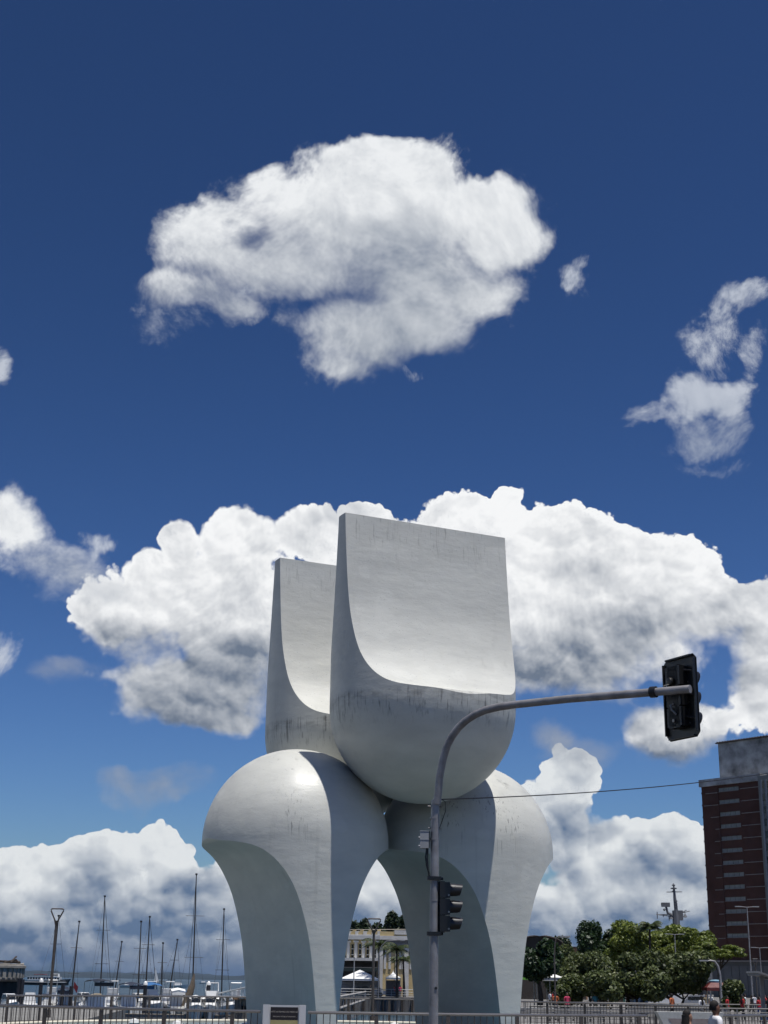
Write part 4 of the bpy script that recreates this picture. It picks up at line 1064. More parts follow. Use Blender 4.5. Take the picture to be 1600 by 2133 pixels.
def planter_wall(px0, px1, Y, h, label):
    x0, x1 = px_x(px0, Y, 2080), px_x(px1, Y, 2080); t = thing('low_wall', label, 'wall', ((x0+x1)/2, Y, PLZ))
    MB().box((0, 0, h/2), (x1-x0, .5, h)).build('wall_body', [CONC], t); MB().box((0, 0, h+.03), (x1-x0+.1, .6, .06)).build('coping', [PALE], t)
planter_wall(1350, 1482, 108, .95, 'low grey wall below the sea-grape trees')
planter_wall(1085, 1250, 110, .55, 'long low grey wall behind the plaza benches')
def build_cabin():
    Y = 127; x = px_x(1330, Y, 2070); t = thing('cabin', 'blue portable cabin under the forked sea-grape tree', 'cabin', (x, Y, PLZ), .15)
    BL = mat('cabin_blue', (.035, .075, .17), .6, 0, .12, 3); h = px_z(2058, Y, 1330)-PLZ
    MB().box((0, 0, h/2), (1.25, 1.1, h)).build('body', [BL], t); MB().box((0, 0, h+.05), (1.22, 1.18, .1)).build('roof', [mat('cabin_roof', (.09, .14, .24), .6)], t)
    d = MB().box((-.05, -.56, h*.47), (.75, .03, h*.85)).build('door', [BL], t); MB().box((.24, -.59, h*.47), (.05, .04, .18)).build('handle', [STEEL], d)
    for i in range(3): MB().box((-.05, -.585, h*(.72+.05*i)), (.5, .02, .03)).build('vent_slat', [mat('cabin_roof', (.09, .14, .24))], t)
build_cabin()
def build_umbrella(px, top, Y, m2, label, r=1.5):
    x = px_x(px, Y, 2050); zt = px_z(top, Y, px)-PLZ; t = thing('parasol', label, 'parasol', (x, Y, PLZ))
    MB().tube([(0, 0, 0), (0, 0, zt)], .03, 8).build('pole', [STEEL], t); MB().lathe([(.3, 0), (.3, .08), (.05, .1)], n=12).build('base', [CONC], t)
    for k in range(8):
        a0, a1 = 2*PI*k/8, 2*PI*(k+1)/8
        v = [(0, 0, zt), (r*.55*math.cos(a0), r*.55*math.sin(a0), zt-.25), (r*.55*math.cos(a1), r*.55*math.sin(a1), zt-.25), (r*math.cos(a0), r*math.sin(a0), zt-.62), (r*math.cos(a1), r*math.sin(a1), zt-.62), (r*math.cos(a0), r*math.sin(a0), zt-.78), (r*math.cos(a1), r*math.sin(a1), zt-.78)]
        MB().add(v, [(0, 1, 2), (1, 3, 4, 2), (3, 5, 6, 4)]).build('canopy_panel', [m2[k % 2]], t)
GREENC = mat('green_canvas', (.02, .20, .13), .8); 
build_umbrella(1285, 2047, 126, (GREENC, WHITEC), 'green and white parasol under the sea-grape shrub', 1.45)
build_umbrella(1258, 2060, 130, (WHITEC, WHITEC), 'plain white parasol left of the green and white one', 1.2)
def build_kiosk():
    Y = 122; x = px_x(1491, Y, 2050); t = thing('kiosk', 'small kiosk with dark red roof and pale blue top between bush and tree', 'kiosk', (x, Y, PLZ))
    RD = mat('kiosk_red', (.12, .016, .014), .6); zt = px_z(2041, Y, 1490)-PLZ
    for a in (-1, 1):
        for b in (-1, 1): MB().box((a*.6, b*.6, (zt-.8)/2), (.1, .1, zt-.8)).build('post', [PALE], t)
    MB().box((0, .0, .5), (1.25, 1.25, 1.0)).build('counter', [mat('kiosk_grey', (.25, .25, .25), .7)], t)
    MB().loft([[(a*.95, b*.95, zt-.85) for a, b in ((-1, -1), (1, -1), (1, 1), (-1, 1))], [(a*.95, b*.95, zt-.6) for a, b in ((-1, -1), (1, -1), (1, 1), (-1, 1))], [(a*.5, b*.5, zt-.22) for a, b in ((-1, -1), (1, -1), (1, 1), (-1, 1))]]).build('roof', [RD], t)
    MB().lathe([(.5, zt-.23), (.52, zt-.08), (.3, zt), (.02, zt+.02)], n=12).build('roof_cap', [mat('kiosk_blue', (.22, .38, .48), .5)], t, True)
build_kiosk()
def build_shelter():
    Y = 96; x0 = px_x(1568, Y, 2030); zt = px_z(2024, Y, 1570)-PLZ; t = thing('shelter', 'grey sloping shelter roof on a post over the people in red', 'shelter', (x0, Y, PLZ))
    G = mat('shelter_grey', (.20, .20, .20), .6, .2, .1, 2)
    M_ = Matrix.Translation((0, 0, zt)) @ Matrix.Rotation(R(16), 4, 'Y')
    b = MB(); b.prism([(0, -1.4), (4.5, -1.4), (4.5, 1.6), (0, 1.6)], -.09, .03, M=M_); b.build('roof_panel', [G], t)
    for i in range(6):
        b = MB(); b.prism([(.1+i*.8, -1.38), (.2+i*.8, -1.38), (.2+i*.8, 1.58), (.1+i*.8, 1.58)], -.2, -.095, M=M_); b.build('purlin', [G], t)
    MB().box((.55, 0, (zt-.25)/2), (.24, .24, zt-.3)).build('post', [G], t); MB().box((3.9, 0, (zt-1.3)/2), (.24, .24, zt-1.35)).build('post', [G], t)
build_shelter()
def small_buildings():
    def blockb(px0, px1, top, Y, m, label, roofm, dep=8, arch=False):
        x0, x1 = px_x(px0, Y, 2000), px_x(px1, Y, 2000); zt = px_z(top, Y, (px0+px1)/2)-PLZ; w = x1-x0
        t = thing('building', label, 'building', ((x0+x1)/2, Y, PLZ))
        MB().box((0, dep/2, zt/2), (w, dep, zt)).build('wall', [m], t)
        if arch:
            rings = []
            for yy in (-.4, dep+.3): rings.append([(w*.55*math.cos(PI*k/14), yy, zt + w*.20*math.sin(PI*k/14)) for k in range(15)])
            MB().loft(rings, closed=False, caps=False).build('arched_roof', [roofm], t)
            for yy in (-.45,):
                MB().tube([(w*.56*math.cos(PI*k/14), yy, zt + w*.205*math.sin(PI*k/14)) for k in range(15)], .16, 6).build('roof_edge', [roofm], t)
            MB().prism([(w*.55*math.cos(PI*k/14), zt*0 + w*.20*math.sin(PI*k/14)) for k in range(15)], -.02, .1, M=Matrix.Translation((0, 0, zt)) @ Matrix(((1, 0, 0, 0), (0, 0, 1, 0), (0, 1, 0, 0), (0, 0, 0, 1)))).build('gable', [m], t)
        else: MB().box((0, dep/2, zt+.12), (w+.5, dep+.5, .24)).build('roof', [roofm], t)
        n = max(2, int(w/2.2))
        for i in range(n):
            wdw = MB().box((-w/2+w*(i+.5)/n, -.03, zt*.62), (.9, .1, 1.2)).build('window', [DARKG], t); MB().box((-w/2+w*(i+.5)/n, -.09, zt*.62-.66), (1.1, .16, .1)).build('sill', [PALE], wdw)
        MB().box((w*.3, -.03, 1.05), (1.0, .1, 2.1)).build('door', [WOODB], t)
    RUST = mat('rust_roof', (.045, .034, .03), .8, 0, .25, 1)
    blockb(1082, 1168, 1968, 235, mat('brown_hall_wall', (.05, .042, .036), .9), 'hall with a rusty arched roof behind the dark broad-leaved tree', RUST, arch=True)
    blockb(1176, 1222, 1975, 240, mat('peach_wall', (.45, .26, .14), .9), 'peach coloured house glimpsed between the plaza trees', RUST)
    blockb(1240, 1300, 1990, 215, mat('teal_wall', (.03, .10, .09), .8), 'dark teal house behind the sea-grape shrub', RUST)
    # bright green awning
    Y = 150; x = px_x(1110, Y, 2020); t = thing('awning', 'bright green awning stretched below the dark broad-leaved tree', 'awning', (x, Y, PLZ))
    zt = px_z(2012, Y, 1110)-PLZ; w = 62*Y/FPX
    LG = mat('lime_canvas', (.16, .42, .05), .7)
    MB().loft([[(-w/2, -1.6, zt-.95), (w/2, -1.6, zt-.95)], [(-w/2, -.2, zt-.3), (w/2, -.2, zt-.3)], [(-w/2, 1.2, zt), (w/2, 1.2, zt)]], closed=False, caps=False).build('canopy', [LG], t)
    MB().box((0, -1.6, zt-1.15), (w, .04, .38)).build('valance', [LG], t)
    for s in (-.48, .48):
        MB().tube([(s*w, -1.55, 0), (s*w, -1.55, zt-.96)], .05, 6).build('pole', [STEEL], t); MB().tube([(s*w, 1.15, 0), (s*w, 1.15, zt)], .05, 6).build('pole', [STEEL], t)
small_buildings()

# ------------------------------------------------------------------ warship mast behind the trees
def build_ship():
    Y = 440; x = px_x(1443, Y, 1900); t = thing('warship', 'grey naval ship whose lattice mast and radar rise above the trees', 'ship', (x, Y+25, SEA_Z))
    G = mat('navy_grey', (.13, .135, .145), .6, .1, .1, .3)
    def Zp(py): return px_z(py, Y, 1443)-SEA_Z
    k = Y/FPX
    rings = []
    for i in range(13):
        s = i/12; X_ = -45+90*s; hw = 6*math.sin(PI*min(1, .12+s*.95))**.6 if s < .98 else .3; sh = 5+2.2*s*s
        rings.append([(X_, -hw, sh), (X_, -hw*.8, 1), (X_, -hw*.35, -2), (X_, hw*.35, -2), (X_, hw*.8, 1), (X_, hw, sh)])
    MB().loft(rings).build('hull', [G], t)
    MB().box((2, 0, 8.5), (40, 9, 6), taper=.9).build('superstructure', [G], t); MB().box((0, 0, 13.5), (14, 7, 4.5), taper=.85).build('bridge', [G], t)
    z1, z2, z3 = Zp(1905), Zp(1888), Zp(1829)
    MB().tube([(0, 0, 15), (0, 0, z1), (-.2, 0, z2)], [1.6, 1.1, .95], 8).build('mast_base', [G], t)
    MB().tube([(.2, 0, z2-1), (-.1, 0, Zp(1862)), (-.3, 0, z3)], [.65, .5, .2], 8).build('mast', [G], t)
    for py, w in ((1840, 1.0), (1833, .55), (1846, .5)): MB().lathe([(.1, -.3), (w, -.1), (w, .15), (.1, .35)], (-.3, 0, Zp(py)), 10).build('aerial_ring', [G], t)
    MB().tube([(-2.6, 0, Zp(1848)), (2.2, 0, Zp(1847))], .16, 6).build('yard', [G], t)
    # radar on a curved bracket at the left
    MB().tube([(-.6, 0, z1+.5), (-2.6, 0, z1+1.6), (-3.0, 0, z1+3.4)], [.5, .4, .35], 8).build('radar_bracket', [G], t)
    MB().box((-3.1, 0, Zp(1876)), (2.6, 1.0, 1.3)).build('radar', [G], t); MB().box((-3.9, 0, Zp(1875)), (1.2, .7, .7)).build('radar_arm', [G], t)
    MB().lathe([(.1, -.4), (.5, 0), (.1, .4)], (-3.6, 0, Zp(1887)), 8).build('antenna_ball', [G], t)
    for (x0, a, x1, b) in ((-.5, 1897, -6.2, 1898), (-.5, 1902, -5.6, 1898), (-5.9, 1892, -5.9, 1907), (-.5, 1904, -3.4, 1899), (.4, 1896, 4.4, 1889), (.4, 1899, 3.4, 1887), (1.6, 1889, 3.0, 1893), (.4, 1902, 2.4, 1897), (-2.2, 1899, -2.2, 1911), (-4, 1898, -4, 1903)):
        MB().tube([(x0, 0, Zp(a)), (x1, 0, Zp(b))], .15, 6).build('spar', [G], t)
    for x0, py in ((-1.5, 1904), (2.9, 1900)): MB().lathe([(.02, .9), (.75, -.4), (.1, -.5)], (x0, 0, Zp(py)), 8).build('cone_antenna', [G], t)
    MB().box((1.0, 0, Zp(1899)), (2.2, 1.5, 3.0)).build('sensor_house', [G], t)
    for i in range(4): MB().box((.1, -.5, Zp(1868+6*i)), (.9, .5, .4)).build('mast_step', [G], t)
build_ship()

# ------------------------------------------------------------------ boats
def hull_rings(L, B, H, n=11, bow=1.35):
    rings = []
    for i in range(n):
        s = i/(n-1); x = -L/2 + L*s
        w = B/2*(1 - max(0, (s-.42)/.58)**2.3)*(.86+.14*min(1, s*4)); w = max(w, .03)
        sh = H*(.92 + .28*s*s*bow); kd = -.35*(1-s**3)
        xx = x + (L*.06 if s > .9 else 0)*0
        rings.append([(xx + .05*L*(s**4), -w, sh), (xx, -w*.93, sh*.45), (xx, -w*.6, .02), (xx - .02*L*s, 0, kd), (xx, w*.6, .02), (xx, w*.93, sh*.45), (xx + .05*L*(s**4), w, sh)])
    return rings
HULLS = [WHITEP, mat('hull_navy', (.02, .03, .07), .3, 0, .1, 1), mat('hull_cream', (.6, .58, .5), .35), mat('hull_dark', (.03, .03, .035), .35)]
def sailboat(px, top, Y, L, label, rz, hull=0, cover=NAVY, furl=False, tilt=0.0, base=None, spreader=None):
    x = px_x(base if base else px, Y, 2070); zt = px_z(top, Y, px) - SEA_Z; xt = px_x(px, Y, top)-x
    t = thing('sailboat', label, 'sailboat', (x, Y, SEA_Z), 0)
    c, s = math.cos(rz), math.sin(rz); M_ = Matrix.Rotation(rz, 4, 'Z')
    B = L*.3; H = 1.05
    rg = [[M_ @ Vector(p) for p in r] for r in hull_rings(L, B, H)]
    MB().loft(rg).build('hull', [HULLS[hull]], t, True)
    def P(a, b, z): return M_ @ Vector((a, b, z))
    cb = [[P(-L*.16, -B*.27, H*.9), P(-L*.16, B*.27, H*.9), P(L*.18, B*.2, H), P(L*.18, -B*.2, H)], [P(-L*.15, -B*.24, H+.55), P(-L*.15, B*.24, H+.55), P(L*.12, B*.15, H+.42), P(L*.12, -B*.15, H+.42)]]
    cab = MB().loft(cb).build('cabin', [WHITEP], t)
    for sd in (-1, 1):
        MB().loft([[P(-L*.12, sd*B*.262, H+.16), P(L*.1, sd*B*.2, H+.16)], [P(-L*.12, sd*B*.255, H+.36), P(L*.08, sd*B*.188, H+.33)]], closed=False, caps=False).build('cabin_window', [DARKG], cab)
    mx = P(L*.05, 0, 0); top_p = Vector((xt + mx.x*.0, mx.y, zt)); foot = Vector((mx.x*.0, mx.y, H+.3))
    ms = MB().tube([foot, foot.lerp(top_p, .5), top_p], [.095, .085, .06], 8).build('mast', [MASTM], t, True)
    MB().box(top_p + Vector((0, 0, .1)), (.25, .25, .2)).build('masthead', [MASTM], ms)
    for f in ((.36, .68) if not spreader else spreader):
        q = foot.lerp(top_p, f); w = M_ @ Vector((0, B*.30, 0)); MB().tube([q-w, q+w], .03, 6).build('spreader', [MASTM], ms)
    bowp, sternp = P(L*.5, 0, H*1.25), P(-L*.48, 0, H*.95)
    MB().tube([bowp, top_p], .03 if furl else .016, 6).build('forestay', [ROPE], t); MB().tube([sternp, top_p], .014, 5).build('backstay', [ROPE], t)
    for sd in (-1, 1): MB().tube([P(L*.02, sd*B*.47, H), foot.lerp(top_p, .7)], .014, 5).build('shroud', [ROPE], t)
    bm_ = [foot + Vector((0, 0, .7)), foot + (M_ @ Vector((-L*.38, 0, .75)))]
    MB().tube(bm_, .06, 8).build('boom', [MASTM], t); MB().tube([bm_[0]+Vector((0, 0, .15)), bm_[0].lerp(bm_[1], .5)+Vector((0, 0, .2)), bm_[1]+Vector((0, 0, .1))], [.2, .17, .08], 8).build('sail_cover', [cover], t, True)
    if hull == 2:
        q = foot; MB().tube([q+Vector((-.9, 0, -.2)), q+Vector((-.5, 0, .9)), q+Vector((-.1, 0, 2.2)), q+Vector((.05, 0, 3.6))], [.55, .5, .36, .08], 8).build('bundled_sail', [mat('brown_sail', (.14, .11, .08), .9)], t, True)
    for sd in (-1, 1):
        MB().tube([P(-L*.47, sd*B*.4, H+.6), P(-L*.1, sd*B*.47, H+.6), P(L*.35, sd*B*.3, H+.75), P(L*.49, 0, H+.9)], .018, 5).build('lifeline', [STEEL], t)
    return t
SB = [(121,1909,104,9.5,'sailboat with a dark mast nearest the tall lamp post',-.5,0),(164,1921,147,9,'sailboat with a thin twin-stayed mast left of the black canopied cruiser',.4,1),
      (217,1868,208,12,'sailboat with tall pale mast and wide stays behind the black canopied cruiser',-.2,0),(253,1963,237,8,'small sailboat with short leaning mast by the navy canopy boat',.6,3),
      (293,1921,287,10,'sailboat with dark mast between navy and blue canopies',.2,1),(311,1911,302,11,'sailboat with dark mast close behind the blue canopy boat',-.3,0),
      (339,1966,335,8,'small sailboat with short upright mast beyond the blue canopy boat',.1,3),(369,1959,350,8.5,'sailboat with a strongly raked thin mast left of the brown bundled sail',-.6,0),
      (408,1822,400,15,'sailboat with the tallest mast and a brown sail bundled round it',.3,2),(466,1895,461,12,'sailboat with a slim dark mast nearest the left sculpture leg',-.2,1)]
for i, (px, top, base, L, lb, rz, hl) in enumerate(SB):
    sailboat(px, top, 178+ (i*7) % 26, L*.85, lb, PI/2 + rz*.7, hl, (NAVY, mat('blue_canvas', (.03, .13, .32), .8), mat('tan_canvas', (.3, .25, .17), .8))[i % 3], furl=(i % 3 == 2), base=base)
def motorboat(px, Y, L, label, rz, canopy=NAVY, hull=0, fly=False, bimini=True, top=None):
    x = px_x(px, Y, 2080); t = thing('motorboat', label, 'motorboat', (x, Y, SEA_Z), rz); B = L*.34; H = 1.25
    MB().loft(hull_rings(L, B, H, bow=1.6)).build('hull', [HULLS[hull]], t, True)
    ht = (px_z(top, Y, px)-SEA_Z) if top else 3.4
    st = [(-L*.12, .42, H*.95, .0), (-L*.12, .40, H+.95, .0), (L*.06, .36, H+.98, .0)]
    cb = [[(-L*.14, -B*.40, H*.9), (-L*.14, B*.40, H*.9), (L*.28, B*.22, H*1.05), (L*.28, -B*.22, H*1.05)], [(-L*.12, -B*.38, H+.6), (-L*.12, B*.38, H+.6), (L*.17, B*.24, H+.62), (L*.17, -B*.24, H+.62)], [(-L*.10, -B*.33, H+1.25), (-L*.10, B*.33, H+1.25), (L*.04, B*.26, H+1.22), (L*.04, -B*.26, H+1.22)]]
    cab = MB().loft(cb).build('cabin', [WHITEP], t)
    for sd in (-1, 1): MB().loft([[(-L*.10, sd*(B*.385), H+.66), (L*.14, sd*B*.262, H+.68)], [(-L*.09, sd*(B*.343), H+1.16), (L*.05, sd*B*.28, H+1.12)]], closed=False, caps=False).build('side_window', [DARKG], cab)
    MB().loft([[(L*.176, -B*.22, H+.68), (L*.176, B*.22, H+.68)], [(L*.055, -B*.24, H+1.17), (L*.055, B*.24, H+1.17)]], closed=False, caps=False).build('windscreen', [DARKG], cab)
    if bimini:
        rings = [[(-L*.42 + L*.5*k/6, -B*.38, ht-.25+.25*math.sin(PI*k/6)), (-L*.42 + L*.5*k/6, 0, ht-.08+.25*math.sin(PI*k/6)), (-L*.42 + L*.5*k/6, B*.38, ht-.25+.25*math.sin(PI*k/6))] for k in range(7)]
        MB().loft(rings, closed=False, caps=False).build('canopy', [canopy], t, True)
        for sx in (-.4, .05):
            for sd in (-1, 1): MB().tube([(sx*L, sd*B*.38, H*.95), (sx*L, sd*B*.37, ht-.2)], .035, 6).build('canopy_pole', [STEEL], t)
        MB().box((-L*.41, 0, ht-.45), (.05, B*.72, .4)).build('canopy_back', [canopy], t)
    if fly:
        MB().loft([[(-L*.12, -B*.30, H+1.27), (-L*.12, B*.30, H+1.27), (L*.03, B*.22, H+1.25), (L*.03, -B*.22, H+1.25)], [(-L*.13, -B*.33, H+1.8), (-L*.13, B*.33, H+1.8), (L*.0, B*.25, H+1.85), (L*.0, -B*.25, H+1.85)]]).build('flybridge', [WHITEP], t)
        MB().tube([(-L*.14, -B*.3, H+1.8), (-L*.2, -B*.28, H+2.7), (-L*.2, B*.28, H+2.7), (-L*.14, B*.3, H+1.8)], .07, 8).build('radar_arch', [WHITEP], t, True)
    for sd in (-1, 1): MB().tube([(-L*.05, sd*B*.46, H+.1), (L*.0, sd*B*.44, H+.6), (L*.36, sd*B*.22, H+.95), (L*.52, 0, H+1.15)], .025, 5).build('bow_rail', [STEEL], t)
    return t
BLUEC = mat('blue_canvas', (.03, .13, .32), .8)
MBT = [(196,150,10.5,'motor cruiser under a boxy black canopy',2.9,BLACKP,0,False,True,2041),(262,158,9,'motor cruiser with a rounded navy canopy and white bow',3.0,NAVY,0,False,True,2048),
       (318,160,9,'white motorboat under a bright blue canopy',.3,BLUEC,0,True,True,2049),(367,165,8,'white motorboat with a white canopy left of the brown sail',2.7,WHITEC,0,False,True,2060),
       (408,150,8,'white hardtop launch with square dark windows before the brown sail',.1,WHITEC,0,False,True,2076),(440,152,8.5,'white hardtop launch with rounded flybridge left of the gangway',.0,WHITEC,0,True,True,2076),
       (470,160,7,'small white speedboat tied beside the gangway',.5,NAVY,0,False,False,None),(136,160,7,'low motorboat with a red flag astern of the tall lamp',2.6,NAVY,3,False,True,2058),
       (235,172,8,'white cabin boat between the two dark canopied cruisers',2.6,WHITEC,0,True,False,None),(290,178,8.5,'white cabin boat squeezed left of the blue canopy boat',.3,WHITEC,0,False,False,None),(345,180,8,'white flybridge boat right of the blue canopy boat',2.9,WHITEC,0,True,False,None),(385,175,7.5,'white cabin boat under the tallest mast',.2,BLUEC,0,False,True,2066),(488,172,8,'white cabin boat half behind the left sculpture leg',2.7,WHITEC,0,True,False,None),(175,176,7.5,'white cabin boat in the shade of the boxy black canopy',.4,NAVY,0,False,False,None),(105,172,7,'white launch moored behind the tall lamp post',2.8,WHITEC,0,True,False,None),
       (20,150,7,'small fishing boat with clutter below the ruined tower',.4,WHITEC,0,False,False,None),(60,165,6.5,'small open boat right of the ruined tower',2.9,NAVY,0,False,False,None)]
for a in MBT: motorboat(a[0], a[1]+18, a[2]*.82, a[3], (PI/2 if a[4] > 1 else -PI/2) + (a[4]-(2.8 if a[4] > 1 else .25))*1.2 + .35, a[5], a[6], a[7], a[8], a[9])
def flag(px, py, Y):
    p = at(px, py, Y); t = thing('flag', 'red flag hanging on a short staff among the moored boats', 'flag', (p.x, Y, SEA_Z+1.2))
    h = p.z-SEA_Z-1.2
    MB().tube([(0, 0, 0), (.1, 0, h+.5)], .03, 6).build('staff', [STEEL], t)
    MB().loft([[(.1+.1*k, .1*math.sin(k*1.3), h+.45-.11*k) for k in range(6)], [(.06+.09*k, .08*math.sin(k*1.3+.5), h-.2-.12*k) for k in range(6)]], closed=False, caps=False).build('cloth', [mat('red_canvas', (.2, .02, .03), .8)], t)
flag(152, 2053, 172)
def ferry():
    Y = 820; x = px_x(98, Y, 2045); t = thing('ferry', 'white and dark passenger ferry with a red awning out on the bay', 'ferry', (x, Y, SEA_Z))
    L = 86*Y/FPX; z = lambda py: px_z(py, Y, 98)-SEA_Z
    MB().loft([[(p[0], p[1], p[2]) for p in r] for r in hull_rings(L, 6, 2.3, bow=1.9)]).build('hull', [mat('ferry_hull', (.03, .035, .045), .4)], t, True)
    MB().box((-.5, 0, 1.55), (L*.94, 6.05, .35)).build('rubbing_strake', [WHITEP], t)
    MB().box((-L*.06, 0, 3.4), (L*.74, 5.2, 1.8)).build('saloon', [WHITEP], t)
    for i in range(12): MB().box((-L*.41+i*L*.062, -2.62, 3.5), (L*.042, .06, .9)).build('window', [DARKG], t)
    MB().box((-L*.10, 0, 4.42), (L*.70, 5.4, .18)).build('upper_deck', [WHITEP], t)
    MB().box((-L*.16, 0, 5.5), (L*.26, 5, .25)).build('awning', [mat('ferry_red', (.35, .03, .03), .7)], t)
    for sx in (-.28, -.04):
        for sy in (-2.3, 2.3): MB().tube([(sx*L, sy, 4.4), (sx*L, sy, 5.4)], .08, 6).build('awning_post', [STEEL], t)
    MB().box((L*.2, 0, 5.2), (L*.14, 4, 1.6), taper=.85).build('wheelhouse', [WHITEP], t); MB().box((L*.2, -2.0, 5.3), (L*.11, .1, .6)).build('wheelhouse_window', [DARKG], t)
    MB().tube([(L*.17, 0, 6), (L*.17, 0, 8.6)], .1, 6).build('mast', [MASTM], t); MB().tube([(L*.12, 0, 7.6), (L*.24, 0, 7.6)], .06, 6).build('yard', [MASTM], t)
ferry()
def small_far(px, Y, kind, label):
    x = px_x(px, Y, 2040); t = thing('small_boat', label, 'boat', (x, Y, SEA_Z)); L = 9
    MB().loft(hull_rings(L, 3, 1.2)).build('hull', [WHITEP], t, True)
    if kind: MB().add([(-.5, 0, 1.4), (3.5, 0, 1.4), (-.3, 0, 13), (-.6, .1, 13)], [(0, 1, 2), (0, 2, 3)]).build('sail', [WHITEC], t); MB().tube([(-.6, 0, 1), (-.6, 0, 13.2)], .1, 6).build('mast', [MASTM], t)
    if not kind: MB().box((-.5, 0, 1.8), (4, 2.2, 1.3), taper=.85).build('cabin', [WHITEP], t)
small_far(323, 1250, 1, 'tiny sailing boat with raised white sail far out on the bay'); small_far(373, 760, 0, 'tiny white launch on the bay right of the raised sail'); small_far(425, 1500, 0, 'tiny white launch far out near the hills'); small_far(272, 700, 0, 'tiny white launch on the bay left of the raised sail')
# pontoon with piles, gangway, hut
def pontoon():
    t = thing('pontoon', 'grey floating pontoon that the boats are moored to', 'pontoon', (0, 169, SEA_Z))
    x0, x1 = px_x(60, 169, 2080), px_x(560, 169, 2080)
    MB().box(((x0+x1)/2, 0, .25), (x1-x0, 2.2, .5)).build('float', [CONC], t)
    n = int((x1-x0)/.5); pm = None
    for i in range(n):
        if pm is None: pm = MB().box((0, 0, .53), (.46, 2.3, .05)).build('deck_plank', [mat('deck_wood', (.24, .21, .17), .85, 0, .15, 2)], t); pm.location = (x0+.25, 0, 0)
        else: inst(pm, 'deck_plank', (x0+.25+i*.5, 0, 0), parent=t)
    for px, top, cap in ((84, 2046, 1), (130, 2050, 0), (148, 2054, 0), (302, 2052, 1), (434, 2052, 1), (38, 2038, 0), (45, 2040, 0)):
        x = px_x(px, 171, 2070); zt = px_z(top, 171, px)-SEA_Z
        p = thing('mooring_pile', 'dark mooring pile %s standing at the pontoon' % ('with a white cap' if cap else 'with a flat top'), 'pile', (x, 171, SEA_Z), group='mooring piles %s' % ('with caps' if cap else 'without caps'))
        MB().tube([(0, 0, -1), (0, 0, zt)], .22, 10).build('shaft', [mat('pile_black', (.012, .013, .02), .6)], p, True)
        if cap: MB().lathe([(.26, 0), (.24, .2), (.1, .42), (.02, .46)], (0, 0, zt), 10).build('cap', [WHITEP], p, True)
pontoon()
def gangway():
    p0, p1 = at(455, 2069, 172), at(525, 2054, 150); t = thing('gangway', 'white sloping gangway leading down to the pontoon', 'gangway', (0, 0, 0))
    W_ = mat('gangway_white', (.66, .68, .68), .5)
    d = p1-p0
    for s in (0, 1.3):
        o = Vector((0, s, 0)); MB().tube([p0+o, p1+o], .07, 6).build('handrail', [W_], t); MB().tube([p0+o+Vector((0, 0, -1)), p1+o+Vector((0, 0, -1))], .06, 6).build('stringer', [W_], t)
        for i in range(9): q = p0+d*(i/8)+o; MB().tube([q, q+Vector((0, 0, -1))], .04, 5).build('upright', [W_], t)
    for i in range(24):
        q = p0+d*(i/24); MB().box((q.x+.15, q.y+.65, q.z-1), (.5, 1.25, .06)).build('tread', [W_], t)
gangway()
p0_, p1_ = at(708, 2076, 150), at(762, 2066, 228)
def ramp():
    t = thing('boat_ramp', 'pale sloping footbridge seen low between the sculpture legs', 'footbridge', (0, 0, 0)); W_ = mat('ramp_grey', (.40, .38, .36), .6)
    d = p1_-p0_
    for s in (0, 1.5):
        o = Vector((0, s, 0)); MB().tube([p0_+o, p1_+o], .12, 6).build('handrail', [W_], t); MB().tube([p0_+o+Vector((0, 0, -1.1)), p1_+o+Vector((0, 0, -1.1))], .14, 6).build('stringer', [W_], t)
        for i in range(11): q = p0_+d*(i/10)+o; MB().tube([q, q+Vector((0, 0, -1.1))], .05, 5).build('upright', [W_], t)
ramp()
def hut():
    Y = 158; x = px_x(506, Y, 2085); t = thing('harbour_hut', 'small grey hut with an orange roof on the pontoon beside the left leg', 'hut', (x, Y, SEA_Z+.5)); z = px_z(2082, Y, 506)-SEA_Z-.5
    MB().box((0, 0, z/2), (1.6, 1.6, z)).build('wall', [mat('hut_grey', (.14, .14, .13), .8)], t); MB().box((0, 0, z+.1), (2.0, 2.0, .22)).build('roof', [mat('hut_orange', (.42, .24, .13), .7)], t)
    MB().box((.2, -.81, z*.55), (.5, .06, .5)).build('window', [DARKG], t)
    b = MB().box((x, Y, SEA_Z+.25), (4, 4, .5)).build('hut_float', [CONC]); tag(b, 'grey concrete float carrying the orange-roofed hut', 'float')
hut()
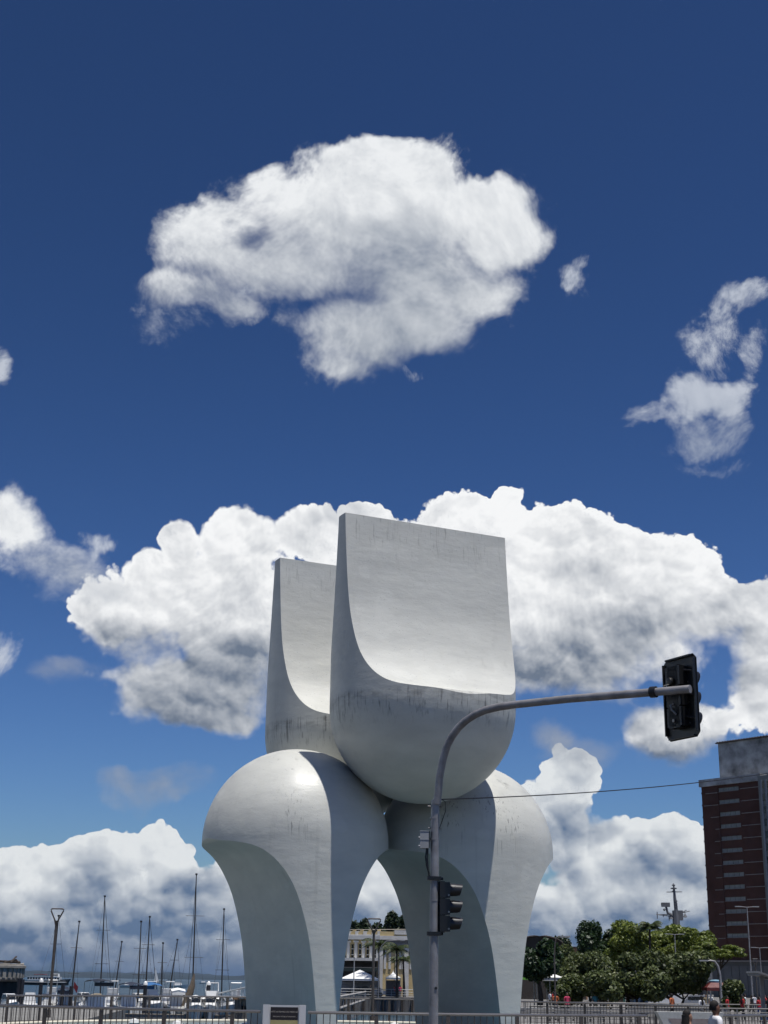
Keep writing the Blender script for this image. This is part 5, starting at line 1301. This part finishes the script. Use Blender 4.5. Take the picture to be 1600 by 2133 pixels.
# ruined round tower in the water
def ruin():
    Y = 225; xr = px_x(39, Y, 2030); r = 6.0; t = thing('ruined_tower', 'weathered round concrete tower with broken timbers on top standing in the water', 'tower', (xr-r, Y+r*.4, SEA_Z))
    zt = px_z(2006, Y, 20)-SEA_Z; zr = px_z(2040, Y, 20)-SEA_Z
    rng = np.random.default_rng(5); n = 40
    OLD = mat('old_concrete', (.40, .37, .32), .95, 0, .3, .5, .6, 4, col2=(.12, .11, .10), detail=9)
    rings = []
    for k, (rr, z) in enumerate(((r, zr), (r*1.0, zr+1), (r*.995, zt-.4), (r*.99, zt))):
        rings.append([(rr*math.cos(2*PI*i/n)*(1+rng.uniform(-.006, .006)), rr*math.sin(2*PI*i/n), z + (rng.uniform(-.25, .2) if k == 3 else 0)) for i in range(n)])
    MB().loft(rings).build('drum', [OLD], t, True, 30)
    for i in range(n):
        a = 2*PI*i/n; MB().box((r*1.0*math.cos(a), r*1.0*math.sin(a), (zr+zt)/2-.2), (.3, .55, zt-zr-.8), a).build('buttress', [OLD], t)
    MB().lathe([(r*.92, -1), (r*.95, zr-.35), (r*1.04, zr-.3), (r*1.04, zr), (r*.9, zr)], n=32).build('footing', [DARKW], t)
    MB().lathe([(r*1.02, zt-.75), (r*1.05, zt-.7), (r*1.05, zt-.35), (r*1.02, zt-.3)], n=40).build('string_course', [OLD], t)
    for i in range(14):
        a = rng.uniform(0, 6.28); b = a+rng.uniform(.4, 1.4); MB().tube([(r*.9*math.cos(a), r*.9*math.sin(a), zt+rng.uniform(0, .3)), (r*.8*math.cos(b), r*.8*math.sin(b), zt+rng.uniform(.2, 1.0))], .14, 5).build('broken_timber', [WOODB], t)
    for i in range(5): MB().box((rng.uniform(-3, 4), rng.uniform(-4, -1), zt+.35), (rng.uniform(1, 2.5), .8, rng.uniform(.3, .9)), rng.uniform(0, 3)).build('rubble', [OLD], t)
ruin()

# ------------------------------------------------------------------ sea haze
def haze():
    b = MB().box((0, 7600, 58), (32200, 16000, 123))
    o = b.build('haze', [None]); m = bpy.data.materials.new('sea_haze'); m.use_nodes = True; nt = m.node_tree; nt.nodes.clear()
    out = nt.nodes.new('ShaderNodeOutputMaterial'); v = nt.nodes.new('ShaderNodeVolumePrincipled'); v.inputs['Color'].default_value = (.42, .64, 1.0, 1); v.inputs['Density'].default_value = HAZE; v.inputs['Anisotropy'].default_value = .0
    nt.links.new(v.outputs[0], out.inputs['Volume']); o.data.materials.clear(); o.data.materials.append(m); tag(o, kind='stuff')
HAZE = 1.3e-5
haze()
